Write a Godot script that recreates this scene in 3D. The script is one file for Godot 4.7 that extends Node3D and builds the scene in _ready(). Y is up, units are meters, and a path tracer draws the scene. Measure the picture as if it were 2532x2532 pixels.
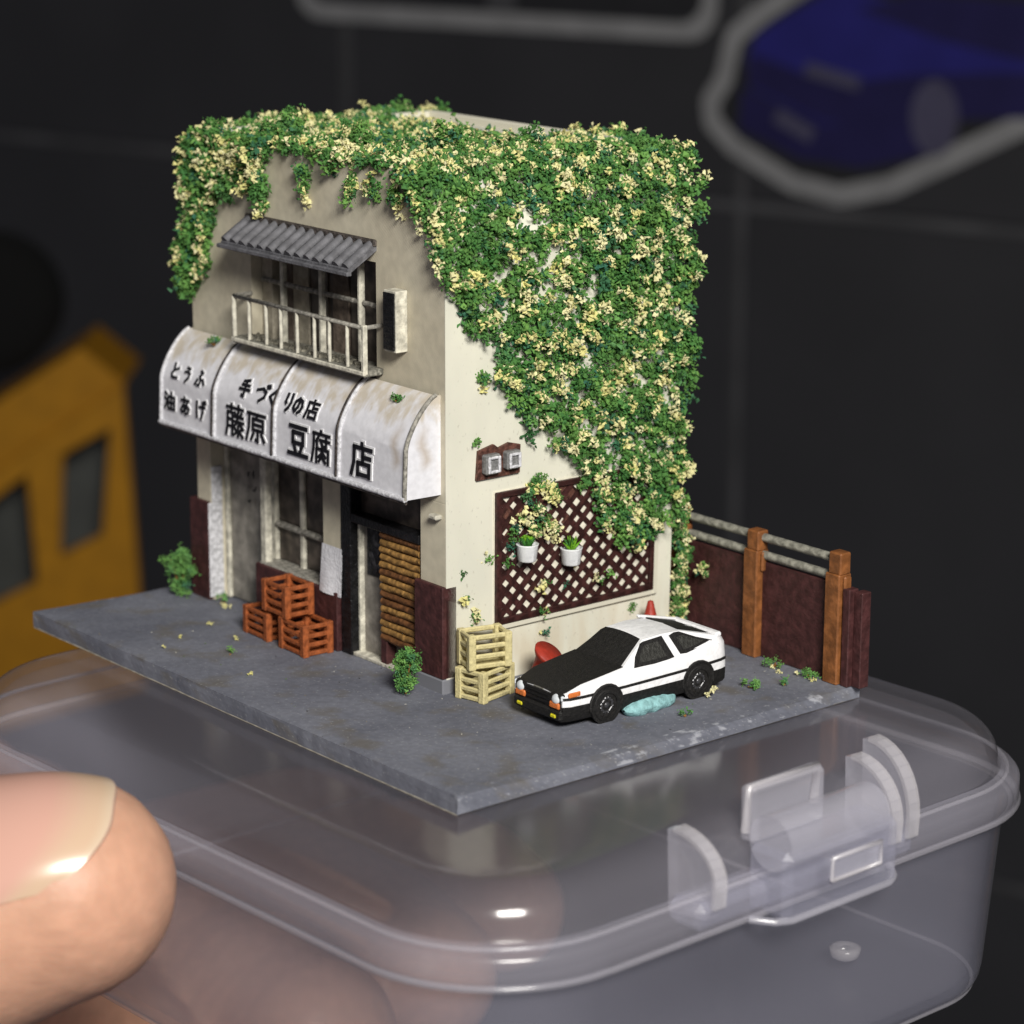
extends Node3D
# A hand-made miniature shop on a clear plastic box. All lengths below are in model units; U turns one unit into metres (the whole model is about 64 mm wide).
const U := 0.00128
var M := {}
var rng := RandomNumberGenerator.new()


class MB:
	var st := SurfaceTool.new()
	var warp: Callable
	var uvf: Callable
	var colored := false

	func _init() -> void:
		st.begin(Mesh.PRIMITIVE_TRIANGLES)
		st.set_smooth_group(-1)

	func smooth(g: int) -> void:
		st.set_smooth_group(g)

	func vert(p: Vector3) -> void:
		if uvf.is_valid():
			st.set_uv(uvf.call(p))
		var q := p
		if warp.is_valid():
			q = warp.call(p)
		st.add_vertex(q * 0.00128)

	func tri(a: Vector3, b: Vector3, c: Vector3) -> void:
		vert(a)
		vert(b)
		vert(c)

	func tri_out(a: Vector3, b: Vector3, c: Vector3, ref: Vector3) -> void:
		var n := (a - c).cross(a - b)
		if n.dot((a + b + c) / 3.0 - ref) < 0.0:
			tri(a, c, b)
		else:
			tri(a, b, c)

	func tri_dir(a: Vector3, b: Vector3, c: Vector3, dir: Vector3) -> void:
		if (a - c).cross(a - b).dot(dir) < 0.0:
			tri(a, c, b)
		else:
			tri(a, b, c)

	func quad_out(a: Vector3, b: Vector3, c: Vector3, d: Vector3, ref: Vector3) -> void:
		tri_out(a, b, c, ref)
		tri_out(a, c, d, ref)

	func quad_dir(a: Vector3, b: Vector3, c: Vector3, d: Vector3, dir: Vector3) -> void:
		tri_dir(a, b, c, dir)
		tri_dir(a, c, d, dir)

	# box with chamfered edges
	func box(c: Vector3, s: Vector3, bev := 0.05, b := Basis()) -> void:
		var h := s * 0.5
		var e := minf(bev, minf(h.x, minf(h.y, h.z)) * 0.8)
		var f := func(x: int, y: int, z: int, axis: int) -> Vector3:
			var p := Vector3(x * (h.x - (0.0 if axis == 0 else e)), y * (h.y - (0.0 if axis == 1 else e)), z * (h.z - (0.0 if axis == 2 else e)))
			return c + b * p
		for s1 in [-1, 1]:
			quad_out(f.call(s1, -1, -1, 0), f.call(s1, 1, -1, 0), f.call(s1, 1, 1, 0), f.call(s1, -1, 1, 0), c)
			quad_out(f.call(-1, s1, -1, 1), f.call(1, s1, -1, 1), f.call(1, s1, 1, 1), f.call(-1, s1, 1, 1), c)
			quad_out(f.call(-1, -1, s1, 2), f.call(1, -1, s1, 2), f.call(1, 1, s1, 2), f.call(-1, 1, s1, 2), c)
			for s2 in [-1, 1]:
				quad_out(f.call(s1, s2, -1, 0), f.call(s1, s2, 1, 0), f.call(s1, s2, 1, 1), f.call(s1, s2, -1, 1), c)
				quad_out(f.call(s1, -1, s2, 0), f.call(s1, 1, s2, 0), f.call(s1, 1, s2, 2), f.call(s1, -1, s2, 2), c)
				quad_out(f.call(-1, s1, s2, 1), f.call(1, s1, s2, 1), f.call(1, s1, s2, 2), f.call(-1, s1, s2, 2), c)
				for s3 in [-1, 1]:
					tri_out(f.call(s1, s2, s3, 0), f.call(s1, s2, s3, 1), f.call(s1, s2, s3, 2), c)

	func bx(x0: float, x1: float, y0: float, y1: float, z0: float, z1: float, bev := 0.05) -> void:
		box(Vector3((x0 + x1) * 0.5, (y0 + y1) * 0.5, (z0 + z1) * 0.5), Vector3(absf(x1 - x0), absf(y1 - y0), absf(z1 - z0)), bev)

	# polygon pieces pushed along e3 from d0 to d1; loops are the outlines that get side walls
	func prism(pieces: Array, o: Vector3, e1: Vector3, e2: Vector3, e3: Vector3, d0: float, d1: float, loops: Array = [], sub := 0.0) -> void:
		for piece in pieces:
			var p := PackedVector2Array(piece)
			var t := Geometry2D.triangulate_polygon(p)
			for i in range(0, t.size(), 3):
				var a := o + e1 * p[t[i]].x + e2 * p[t[i]].y
				var b := o + e1 * p[t[i + 1]].x + e2 * p[t[i + 1]].y
				var c := o + e1 * p[t[i + 2]].x + e2 * p[t[i + 2]].y
				tri_dir(a + e3 * d1, b + e3 * d1, c + e3 * d1, e3 * (d1 - d0))
				tri_dir(a + e3 * d0, b + e3 * d0, c + e3 * d0, e3 * (d0 - d1))
		for loop in (loops if loops.size() else pieces):
			var p := PackedVector2Array(loop)
			var hole: bool = loops.size() > 1 and loop != loops[0]
			var cw := 0.0
			for i in p.size():
				var q := p[(i + 1) % p.size()]
				cw += p[i].cross(q)
			for i in p.size():
				var q := p[(i + 1) % p.size()]
				var dir2 := Vector2(q.y - p[i].y, p[i].x - q.x) * signf(cw) * (-1.0 if hole else 1.0)
				var a := o + e1 * p[i].x + e2 * p[i].y
				var b := o + e1 * q.x + e2 * q.y
				quad_dir(a + e3 * d0, b + e3 * d0, b + e3 * d1, a + e3 * d1, e1 * dir2.x + e2 * dir2.y)

	func tube(path: PackedVector3Array, r: float, n := 8, r2 := -1.0, cap := true) -> void:
		st.set_smooth_group(1)
		var rings := []
		var up := Vector3.UP
		for i in path.size():
			var d := (path[mini(i + 1, path.size() - 1)] - path[maxi(i - 1, 0)]).normalized()
			if absf(d.dot(up)) > 0.95:
				up = Vector3(0, 0, 1) if absf(d.z) < 0.8 else Vector3(1, 0, 0)
			var s := d.cross(up).normalized()
			up = s.cross(d).normalized()
			var rr := r if r2 < 0.0 else lerpf(r, r2, float(i) / maxf(1.0, path.size() - 1))
			var ring := PackedVector3Array()
			for k in n:
				var a := TAU * k / n
				ring.append(path[i] + (s * cos(a) + up * sin(a)) * rr)
			rings.append(ring)
		for i in path.size() - 1:
			for k in n:
				var m := (k + 1) % n
				quad_out(rings[i][k], rings[i][m], rings[i + 1][m], rings[i + 1][k], (path[i] + path[i + 1]) * 0.5)
		st.set_smooth_group(-1)
		if cap:
			for e in [0, path.size() - 1]:
				var other: Vector3 = path[1] if e == 0 else path[path.size() - 2]
				for k in n:
					tri_dir(path[e], rings[e][k], rings[e][(k + 1) % n], path[e] - other)

	# profile of (radius, height) turned round the y axis of xf
	func lathe(prof: Array, n: int, xf := Transform3D(), g := 2) -> void:
		st.set_smooth_group(g)
		for i in prof.size() - 1:
			var p: Vector2 = prof[i]
			var q: Vector2 = prof[i + 1]
			var nr := Vector2(q.y - p.y, p.x - q.x)
			for k in n:
				var a := TAU * k / n
				var b := TAU * (k + 1) / n
				var ca := Vector3(cos(a), 0, sin(a))
				var cb := Vector3(cos(b), 0, sin(b))
				var v0 := xf * (ca * p.x + Vector3.UP * p.y)
				var v1 := xf * (cb * p.x + Vector3.UP * p.y)
				var v2 := xf * (cb * q.x + Vector3.UP * q.y)
				var v3 := xf * (ca * q.x + Vector3.UP * q.y)
				var dir := xf.basis * ((ca + cb).normalized() * nr.x + Vector3.UP * nr.y)
				if p.x > 1e-5:
					tri_dir(v0, v1, v2, dir)
				if q.x > 1e-5:
					tri_dir(v0, v2, v3, dir)
		st.set_smooth_group(-1)

	# smooth sheet from f(u, v); dir gives the side that faces out
	func grid(f: Callable, nu: int, nv: int, dir: Callable, g := 3) -> void:
		st.set_smooth_group(g)
		var p := []
		for i in nu + 1:
			var row := PackedVector3Array()
			for j in nv + 1:
				row.append(f.call(float(i) / nu, float(j) / nv))
			p.append(row)
		for i in nu:
			for j in nv:
				var d: Vector3 = dir.call((i + 0.5) / nu, (j + 0.5) / nv)
				quad_dir(p[i][j], p[i + 1][j], p[i + 1][j + 1], p[i][j + 1], d)
		st.set_smooth_group(-1)

	func mesh() -> ArrayMesh:
		st.generate_normals()
		return st.commit()


func lin(r: float, g: float, b: float, a := 1.0) -> Color:
	var c := Color(r, g, b, 1.0).linear_to_srgb()
	c.a = a
	return c


func noise(seed_: int, freq: float, oct := 4) -> FastNoiseLite:
	var n := FastNoiseLite.new()
	n.noise_type = FastNoiseLite.TYPE_SIMPLEX_SMOOTH
	n.seed = seed_
	n.frequency = freq
	n.fractal_octaves = oct
	return n


var noise_cache := {}


func noise_tex(seed_: int, freq: float, lo: float, hi: float, oct := 4, size := 256) -> NoiseTexture2D:
	var key := "%d %f %f %f %d" % [seed_, freq, lo, hi, oct]
	if noise_cache.has(key):
		return noise_cache[key]
	var t := NoiseTexture2D.new()
	t.width = size
	t.height = size
	t.seamless = true
	t.noise = noise(seed_, freq, oct)
	var gr := Gradient.new()
	gr.set_color(0, Color(lo, lo, lo))
	gr.set_color(1, Color(hi, hi, hi))
	gr.set_offset(0, 0.2)
	gr.set_offset(1, 0.8)
	t.color_ramp = gr
	noise_cache[key] = t
	return t


# a painted surface: mottled colour, fine relief; one repeat every `rep` model units
func paint(name_: String, c: Color, rough: float, lo := 0.8, rep := 9.0, bump := 0.004, seed_ := 1) -> StandardMaterial3D:
	var m := StandardMaterial3D.new()
	m.resource_name = name_
	m.albedo_color = c
	m.roughness = rough
	m.metallic_specular = 0.4
	m.uv1_triplanar = true
	m.uv1_scale = Vector3.ONE / (rep * U)
	var steps := [0.05, 0.4, 0.6, 0.75, 0.85, 0.93]
	var near: float = steps[0]
	for q in steps:
		if absf(q - lo) < absf(near - lo):
			near = q
	m.albedo_texture = noise_tex(seed_ % 4, 0.02, near, 1.0, 5)
	m.uv1_offset = Vector3(seed_ * 0.37, seed_ * 0.61, seed_ * 0.23)
	if bump > 0.0:
		m.heightmap_enabled = true
		m.heightmap_scale = bump
		m.heightmap_texture = noise_tex(seed_ % 3 + 7, 0.05, 0.0, 1.0, 4)
	M[name_] = m
	return m


func plain(name_: String, c: Color, rough: float, metal := 0.0) -> StandardMaterial3D:
	var m := StandardMaterial3D.new()
	m.resource_name = name_
	m.albedo_color = c
	m.roughness = rough
	m.metallic = metal
	M[name_] = m
	return m


func image_tex(w: int, h: int, f: Callable) -> ImageTexture:
	var im := Image.create(w, h, false, Image.FORMAT_RGB8)
	for y in h:
		for x in w:
			var c: Color = f.call((x + 0.5) / w, (y + 0.5) / h)
			im.set_pixel(x, y, c.linear_to_srgb())
	return ImageTexture.create_from_image(im)


func obj(called: String, mb: MB, m: Material, parent: Node = self, at := Vector3.ZERO) -> MeshInstance3D:
	return put(called, mb.mesh(), m, parent, at)


func put(called: String, mesh: Mesh, m: Material, parent: Node = self, at := Vector3.ZERO) -> MeshInstance3D:
	var o := MeshInstance3D.new()
	o.name = numbered(called, parent)
	o.mesh = mesh
	if m:
		o.material_override = m
	o.position = at * U
	parent.add_child(o, true)
	return o


var counts := {}


func numbered(called: String, parent: Node) -> String:
	var key := str(parent.get_instance_id()) + called
	var n: int = counts.get(key, 0)
	counts[key] = n + 1
	return called if n == 0 else "%s_%03d" % [called, n]


func tag(o: Node, label: String, category := "", group := "", kind := "") -> void:
	if label:
		o.set_meta("label", label)
	if category:
		o.set_meta("category", category)
	if group:
		o.set_meta("group", group)
	if kind:
		o.set_meta("kind", kind)


func thing(called: String, label: String, category: String, at := Vector3.ZERO, turn := 0.0, group := "") -> Node3D:
	var o := Node3D.new()
	o.name = numbered(called, self)
	o.position = at * U
	o.rotation.y = turn
	add_child(o, true)
	tag(o, label, category, group)
	return o


func copies(called: String, mesh: Mesh, m: Material, xfs: Array, cols: Array, parent: Node) -> MultiMeshInstance3D:
	var mm := MultiMesh.new()
	mm.transform_format = MultiMesh.TRANSFORM_3D
	mm.use_colors = true
	mm.mesh = mesh
	mm.instance_count = xfs.size()
	for i in xfs.size():
		var t: Transform3D = xfs[i]
		t.origin *= U
		mm.set_instance_transform(i, t)
		mm.set_instance_color(i, cols[i])
	var o := MultiMeshInstance3D.new()
	o.name = numbered(called, parent)
	o.multimesh = mm
	o.material_override = m
	o.set_meta("kind", "stuff")
	parent.add_child(o, true)
	return o


# height of the model's slightly dished ground
func gy(z: float) -> float:
	return 0.3 * pow(clampf((z + 10.0) / 10.0, 0.0, 1.0), 1.4) - 0.08


func rot_any() -> Basis:
	return Basis(Vector3(rng.randfn(), rng.randfn(), rng.randfn()).normalized(), rng.randf() * TAU)


func _ready() -> void:
	rng.seed = 20240
	# camera
	var cam := Camera3D.new()
	cam.name = "camera"
	var at := CameraAttributesPhysical.new()
	at.frustum_focal_length = 64.62
	at.frustum_near = 0.01
	at.frustum_far = 6.0
	at.exposure_aperture = 27.0
	at.frustum_focus_distance = 183.0 * U
	cam.attributes = at
	cam.position = Vector3(172.21, 59.02, 97.686) * U
	cam.basis = Basis(Vector3(0.640163, 0.002225, -0.768236), Vector3(-0.196575, 0.96718, -0.161003), Vector3(0.742664, 0.254084, 0.61959)).orthonormalized()
	add_child(cam)
	cam.current = true
	# dim room light, and one lamp to the right, in front of and above the model
	var we := WorldEnvironment.new()
	we.name = "room_air"
	var env := Environment.new()
	env.background_mode = Environment.BG_COLOR
	env.background_color = lin(0.1, 0.1, 0.115)
	env.tonemap_mode = Environment.TONE_MAPPER_LINEAR
	env.tonemap_exposure = 1.0
	env.sdfgi_enabled = true
	env.ssao_enabled = true
	env.ssil_enabled = true
	we.environment = env
	add_child(we)
	var lamp := AreaLight3D.new()
	lamp.name = "desk_lamp"
	lamp.area_size = Vector2(0.13, 0.095)
	lamp.light_color = Color(1.0, 0.985, 0.955)
	lamp.light_energy = 0.3
	lamp.light_specular = 1.0
	lamp.area_range = 6.0
	lamp.area_attenuation = 2.0
	lamp.shadow_enabled = true
	var target := Vector3(25, 12, -15)
	lamp.position = (target + Vector3(2.1, 1.45, 1.0).normalized() * 350.0) * U
	add_child(lamp)
	lamp.look_at_from_position(lamp.position, target * U)
	materials()
	backdrop()
	plastic_box()
	pavement()
	shop()
	fence()
	ivy()
	crates()
	car()
	small_things()
	hand()


func materials() -> void:
	paint("maroon", lin(0.075, 0.026, 0.026), 0.55, 0.75, 6.0, 0.003, 3)
	paint("trellis_brown", lin(0.06, 0.02, 0.018), 0.5, 0.6, 5.0, 0.003, 4)
	paint("white_frame", lin(0.72, 0.69, 0.58), 0.55, 0.7, 5.0, 0.003, 5)
	paint("awning_white", lin(0.72, 0.72, 0.74), 0.5, 0.93, 8.0, 0.003, 6)
	paint("grey_tile", lin(0.15, 0.15, 0.165), 0.6, 0.7, 4.0, 0.003, 8)
	paint("dark_glass", lin(0.125, 0.102, 0.084), 0.45, 0.6, 8.0, 0.0, 9)
	paint("grey_door", lin(0.34, 0.315, 0.275), 0.6, 0.75, 9.0, 0.003, 10)
	paint("silver_paint", lin(0.74, 0.74, 0.78), 0.45, 0.75, 3.0, 0.005, 11)
	paint("black_paint", lin(0.012, 0.012, 0.014), 0.42, 0.6, 4.0, 0.004, 12)
	paint("orange_wood", lin(0.28, 0.105, 0.034), 0.45, 0.75, 6.0, 0.002, 13)
	paint("crate_orange", lin(0.38, 0.102, 0.03), 0.55, 0.75, 3.0, 0.002, 14)
	paint("crate_beige", lin(0.66, 0.58, 0.3), 0.6, 0.8, 3.0, 0.003, 15)
	paint("bamboo", lin(0.34, 0.165, 0.045), 0.6, 0.6, 3.0, 0.003, 16)
	paint("weathered", lin(0.3, 0.29, 0.245), 0.7, 0.6, 2.2, 0.003, 17)
	paint("paper", lin(0.68, 0.68, 0.72), 0.8, 0.9, 4.0, 0.003, 18)
	paint("white_car", lin(0.86, 0.86, 0.88), 0.42, 0.93, 5.0, 0.002, 19)
	paint("black_car", lin(0.017, 0.016, 0.0155), 0.62, 0.6, 1.6, 0.003, 20)
	paint("black_gloss", lin(0.008, 0.008, 0.009), 0.32, 0.85, 2.0, 0.002, 21)
	paint("lens", lin(0.68, 0.72, 0.75), 0.3, 0.93, 1.5, 0.0, 22)
	paint("amber", lin(0.72, 0.2, 0.05), 0.4, 0.8, 2.0, 0.002, 23)
	paint("fog_yellow", lin(0.72, 0.66, 0.02), 0.4, 0.85, 2.0, 0.002, 24)
	paint("cone_red", lin(0.36, 0.035, 0.02), 0.5, 0.8, 3.0, 0.002, 25)
	paint("pale_blue", lin(0.32, 0.6, 0.62), 0.6, 0.75, 2.5, 0.004, 26)
	paint("meter_grey", lin(0.24, 0.24, 0.24), 0.35, 0.75, 1.5, 0.001, 27)
	paint("pot_white", lin(0.8, 0.82, 0.84), 0.4, 0.9, 2.0, 0.002, 28)
	paint("brown_board", lin(0.15, 0.062, 0.045), 0.55, 0.65, 3.0, 0.004, 29)
	paint("letter_black", lin(0.008, 0.008, 0.012), 0.6, 0.8, 2.0, 0.0, 30)
	paint("letter_edge", lin(0.82, 0.82, 0.84), 0.6, 0.9, 2.0, 0.0, 31)
	paint("debris", lin(0.3, 0.28, 0.22), 0.9, 0.5, 2.0, 0.01, 32)
	var leaf := StandardMaterial3D.new()
	leaf.resource_name = "flock"
	leaf.vertex_color_use_as_albedo = true
	leaf.roughness = 0.75
	leaf.metallic_specular = 0.35
	M.flock = leaf
	# printed layers: fine diagonal grooves
	var lines := Image.create(64, 64, false, Image.FORMAT_RGB8)
	for y in 64:
		for x in 64:
			var v := 0.5 + 0.5 * sin(TAU * (x + y) / 16.0)
			lines.set_pixel(x, y, Color(v, v, v))
	M.groove = ImageTexture.create_from_image(lines)
	# front wall: greyish cream with brown wash
	var n1 := noise(51, 0.012, 5)
	var n2 := noise(52, 0.06, 4)
	var fw := StandardMaterial3D.new()
	fw.resource_name = "front_plaster"
	fw.uv1_scale = Vector3(1, 1, 1)
	fw.albedo_texture = image_tex(512, 512, func(u, v):
		var a := clampf(0.5 + 1.1 * n1.get_noise_2d(u * 256, v * 256), 0, 1)
		var b := clampf(0.5 + 1.0 * n2.get_noise_2d(u * 512, v * 512), 0, 1)
		var c := Color(0.6, 0.555, 0.435).lerp(Color(0.51, 0.46, 0.35), a * 0.7)
		return c * lerpf(0.9, 1.04, b))
	fw.roughness = 0.75
	fw.metallic_specular = 0.3
	fw.detail_enabled = false
	fw.heightmap_enabled = false
	fw.normal_enabled = false
	M.front = fw
	fw.heightmap_enabled = true
	fw.heightmap_scale = 0.002
	var hm := Image.create(1024, 1024, false, Image.FORMAT_RGB8)
	for y in 1024:
		for x in 1024:
			var v := 0.5 + 0.42 * sin(TAU * (x * 1.35 + y) / 7.0)
			hm.set_pixel(x, y, Color(v, v, v))
	fw.heightmap_texture = ImageTexture.create_from_image(hm)
	# side wall: pale cream, faint grey specks, brown wash near the ground
	var n3 := noise(53, 0.01, 4)
	var n4 := noise(54, 0.11, 3)
	var sw := StandardMaterial3D.new()
	sw.resource_name = "side_plaster"
	sw.albedo_texture = image_tex(512, 512, func(u, v):
		var a := clampf(0.5 + 1.2 * n3.get_noise_2d(u * 300, v * 300), 0, 1)
		var b := n4.get_noise_2d(u * 512, v * 512)
		var c := Color(0.68, 0.665, 0.56).lerp(Color(0.61, 0.6, 0.51), a)
		if b > 0.5:
			c = c.lerp(Color(0.36, 0.34, 0.28), clampf((b - 0.5) * 3.0, 0, 0.6))
		var low := clampf((0.16 - v) / 0.12, 0, 1) * clampf(0.4 + n3.get_noise_2d(u * 700 + 90, v * 300) * 1.6, 0, 1)
		return c.lerp(Color(0.52, 0.43, 0.3), low * 0.55))
	sw.roughness = 0.7
	sw.metallic_specular = 0.3
	M.side = sw
	# ground paint
	var n5 := noise(55, 0.02, 5)
	var n6 := noise(56, 0.15, 3)
	var n7 := noise(57, 0.3, 2)
	var gm := StandardMaterial3D.new()
	gm.resource_name = "ground_paint"
	gm.albedo_texture = image_tex(768, 768, func(u, v):
		var a := clampf(0.5 + 1.2 * n5.get_noise_2d(u * 300, v * 300), 0, 1)
		var b := clampf(0.5 + 1.0 * n6.get_noise_2d(u * 512, v * 512), 0, 1)
		var c := Color(0.122, 0.128, 0.158).lerp(Color(0.165, 0.172, 0.205), a) * lerpf(0.9, 1.08, b)
		var brown := clampf(n5.get_noise_2d(u * 520 + 300, v * 520) * 2.4 - 0.35, 0, 1)
		c = c.lerp(Color(0.12, 0.105, 0.08), brown * 0.6)
		if n7.get_noise_2d(u * 600, v * 600) > 0.62:
			c = c.lerp(Color(0.42, 0.42, 0.42), 0.5)
		var edge := 1.0 if u > 0.982 or u < 0.004 else 0.0
		edge = maxf(edge, 1.0 if (v > 0.975 or v < 0.005) and u > 0.965 else 0.0)
		var scuff := 0.9 * n5.get_noise_2d(u * 1900 + 40, v * 1400) + 0.8 * n5.get_noise_2d(u * 300, v * 500 + 77) + 0.25 * n6.get_noise_2d(u * 900, v * 900)
		return c.lerp(Color(0.4, 0.41, 0.45), edge * clampf(scuff * 2.6 - 0.95, 0, 0.7)))
	gm.roughness = 0.72
	gm.metallic_specular = 0.35
	gm.heightmap_enabled = true
	gm.heightmap_scale = 0.0015
	gm.heightmap_texture = noise_tex(61, 0.06, 0.0, 1.0, 5, 512)
	M.ground = gm


func backdrop() -> void:
	# dark panelled wall far behind, with two stickers on it and a yellow crate in front
	var wall_at := Vector3(-273.4, -93.4, -274.1)
	var yaw := atan2(0.28, 0.96)
	paint("panel_black", lin(0.031, 0.031, 0.034), 0.6, 0.93, 300.0, 0.0, 40)
	paint("seam_grey", lin(0.085, 0.085, 0.09), 0.5, 0.8, 120.0, 0.0, 41)
	var wall := thing("dark_wall", "dark panelled wall far behind the model", "wall", wall_at, yaw)
	wall.set_meta("kind", "structure")
	var b := MB.new()
	b.bx(-1120, 1120, -420, 600, -6, -1.2)
	obj("wall_backing", b, M.seam_grey, wall)
	var xs := [-1100.0, -900.0, -700.0, -550.0, -400.0, -225.0, -43.5, 55.0, 240.0, 400.0, 560.0, 720.0, 900.0, 1100.0]
	var ys := [-400.0, -170.0, -60.0, 71.5, 200.0, 330.0, 460.0, 590.0]
	for i in xs.size() - 1:
		for j in ys.size() - 1:
			var p := MB.new()
			p.bx(xs[i] + 1.1, xs[i + 1] - 1.1, ys[j] + 1.1, ys[j + 1] - 1.1, -1.2, 0.0, 0.5)
			obj("panel", p, M.panel_black, wall)
	var bas := Basis(Vector3.UP, yaw)
	var on_wall := func(s: float, t: float, out: float) -> Vector3:
		return wall_at + bas * Vector3(s, t, out)
	paint("sticker_grey", lin(0.27, 0.27, 0.27), 0.5, 0.93, 60.0, 0.0, 42)
	paint("print_black", lin(0.02, 0.02, 0.022), 0.5, 0.93, 60.0, 0.0, 43)
	paint("print_blue", lin(0.02, 0.018, 0.17), 0.5, 0.93, 60.0, 0.0, 44)
	paint("print_navy", lin(0.015, 0.012, 0.07), 0.5, 0.93, 60.0, 0.0, 45)
	paint("print_pale", lin(0.075, 0.07, 0.12), 0.5, 0.93, 60.0, 0.0, 46)
	var ex := Vector3.RIGHT
	var ey := Vector3.UP
	var ez := Vector3.BACK
	# sticker with a dark band
	var s1 := thing("rounded_sticker", "long black sticker with a pale grey rounded border above the roof", "sticker", on_wall.call(0, 104, 0.1), yaw)
	var ring := func(x0: float, x1: float, y0: float, y1: float, r: float) -> Array:
		var out := []
		for q in 4:
			var c := Vector2([x1 - r, x0 + r, x0 + r, x1 - r][q], [y1 - r, y1 - r, y0 + r, y0 + r][q])
			for k in 7:
				var a := PI / 2 * (q + k / 6.0)
				out.append(c + Vector2(cos(a), sin(a)) * r)
		return out
	var m := MB.new()
	m.prism([ring.call(-57, 49, -0.5, 62, 7)], Vector3.ZERO, ex, ey, ez, 0.0, 0.4)
	obj("border", m, M.sticker_grey, s1)
	m = MB.new()
	m.prism([ring.call(-53.5, 45.5, 3.2, 58, 5)], Vector3.ZERO, ex, ey, ez, 0.4, 0.55)
	obj("dark_print", m, M.print_black, s1)
	m = MB.new()
	m.bx(-6, 1, 3.6, 57, 0.55, 0.7, 0.02)
	obj("pale_band", m, M.seam_grey, s1)
	# sticker of a blue car
	var s2 := thing("car_sticker", "large die-cut sticker of a blue car with grey border at the upper right", "sticker", on_wall.call(88, 76, 0.1), yaw)
	var outline := [Vector2(-16, 42), Vector2(-29, 33.8), Vector2(-35, 29), Vector2(-37, 20.5), Vector2(-40, 16), Vector2(-39.5, 12), Vector2(-34.5, 7.5), Vector2(-21, 1.2), Vector2(-10.5, -0.4), Vector2(0, 2.2), Vector2(13, 8.8), Vector2(27, 16), Vector2(40, 22.4), Vector2(52, 26), Vector2(52, 44)]
	var big := Geometry2D.offset_polygon(PackedVector2Array(outline), 2.2, Geometry2D.JOIN_ROUND)
	var small := Geometry2D.offset_polygon(PackedVector2Array(outline), -2.0, Geometry2D.JOIN_ROUND)
	m = MB.new()
	m.prism([Array(big[0])], Vector3.ZERO, ex, ey, ez, 0.0, 0.4)
	obj("border", m, M.sticker_grey, s2)
	m = MB.new()
	m.prism([Array(small[0])], Vector3.ZERO, ex, ey, ez, 0.4, 0.55)
	obj("printed_shadow", m, M.print_black, s2)
	m = MB.new()
	m.prism([[Vector2(-32, 25), Vector2(-30, 29.5), Vector2(-24, 33.5), Vector2(-13, 39.5), Vector2(10, 36), Vector2(48, 33), Vector2(48, 25), Vector2(26, 18.5), Vector2(4, 17), Vector2(-14, 13), Vector2(-31, 19)]], Vector3.ZERO, ex, ey, ez, 0.55, 0.65)
	obj("printed_body", m, M.print_blue, s2)
	m = MB.new()
	m.prism([[Vector2(-33, 19), Vector2(-14, 13), Vector2(4, 17), Vector2(10, 9.5), Vector2(-6, 5.2), Vector2(-20, 6), Vector2(-33.5, 11)]], Vector3.ZERO, ex, ey, ez, 0.55, 0.64)
	obj("printed_bumper", m, M.print_navy, s2)
	m = MB.new()
	m.prism([[Vector2(-8, 35.5), Vector2(4, 39), Vector2(50, 38), Vector2(50, 29), Vector2(30, 27), Vector2(10, 30.5)]], Vector3.ZERO, ex, ey, ez, 0.65, 0.72)
	obj("printed_window", m, M.print_navy, s2)
	m = MB.new()
	m.prism([[Vector2(-31, 26), Vector2(-13, 21), Vector2(6, 24), Vector2(48, 27), Vector2(48, 18), Vector2(26, 17), Vector2(4, 15), Vector2(-14, 13.5), Vector2(-32, 20)]], Vector3.ZERO, ex, ey, ez, 0.66, 0.7)
	obj("printed_side", m, M.print_navy, s2)
	for r in [[-17.0, 24.5, 12.0, 2.6, -0.2], [-25.0, 14.5, 9.0, 3.0, -0.42]]:
		m = MB.new()
		m.box(Vector3(r[0] + 4, r[1] - 2, 0.75), Vector3(r[2], r[3], 0.08), 0.02, Basis(Vector3.BACK, r[4]))
		obj("printed_lamp", m, M.print_pale, s2)
	m = MB.new()
	var disc := []
	for k in 24:
		disc.append(Vector2(9, 16) + Vector2(5.0 * cos(TAU * k / 24), 7.2 * sin(TAU * k / 24)))
	m.prism([disc], Vector3.ZERO, ex, ey, ez, 0.7, 0.8)
	obj("printed_wheel", m, M.print_pale, s2)
	# yellow crate at the left, nearer than the wall
	paint("yellow_plastic", lin(0.42, 0.19, 0.006), 0.45, 0.93, 40.0, 0.0, 47)
	paint("crate_inside", lin(0.085, 0.09, 0.085), 0.5, 0.93, 40.0, 0.0, 48)
	paint("rubber", lin(0.004, 0.004, 0.004), 0.95, 0.93, 40.0, 0.0, 49)
	var right := Vector3(0.64016, 0, -0.76824).normalized()
	var cy := atan2(-right.z, right.x)
	var base := Vector3(-233.3, -79.7, -240.6)
	var cb := Basis(Vector3.UP, cy)
	var c := thing("yellow_crate", "yellow plastic crate with tall openings at the left edge", "crate", base + cb * Vector3(-110.5, -58.5, 0), cy)
	var pz := func(p: Array) -> Array:
		var out := []
		for q in p:
			out.append(Vector2(q[0] + 85.0, q[1] + 45.0) * 1.3)
		return out
	m = MB.new()
	var outer: Array = pz.call([[-112, -45], [-56.8, -28], [-57.2, -10], [-58.5, 19.5], [-80, 5.0], [-112, -15]])
	var h1: Array = pz.call([[-69, -7], [-62.3, -3.5], [-60.6, 13.2], [-68, 9]])
	var h2: Array = pz.call([[-82, -16], [-72.5, -11], [-73.5, 6.0], [-82, -0.5]])
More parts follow.
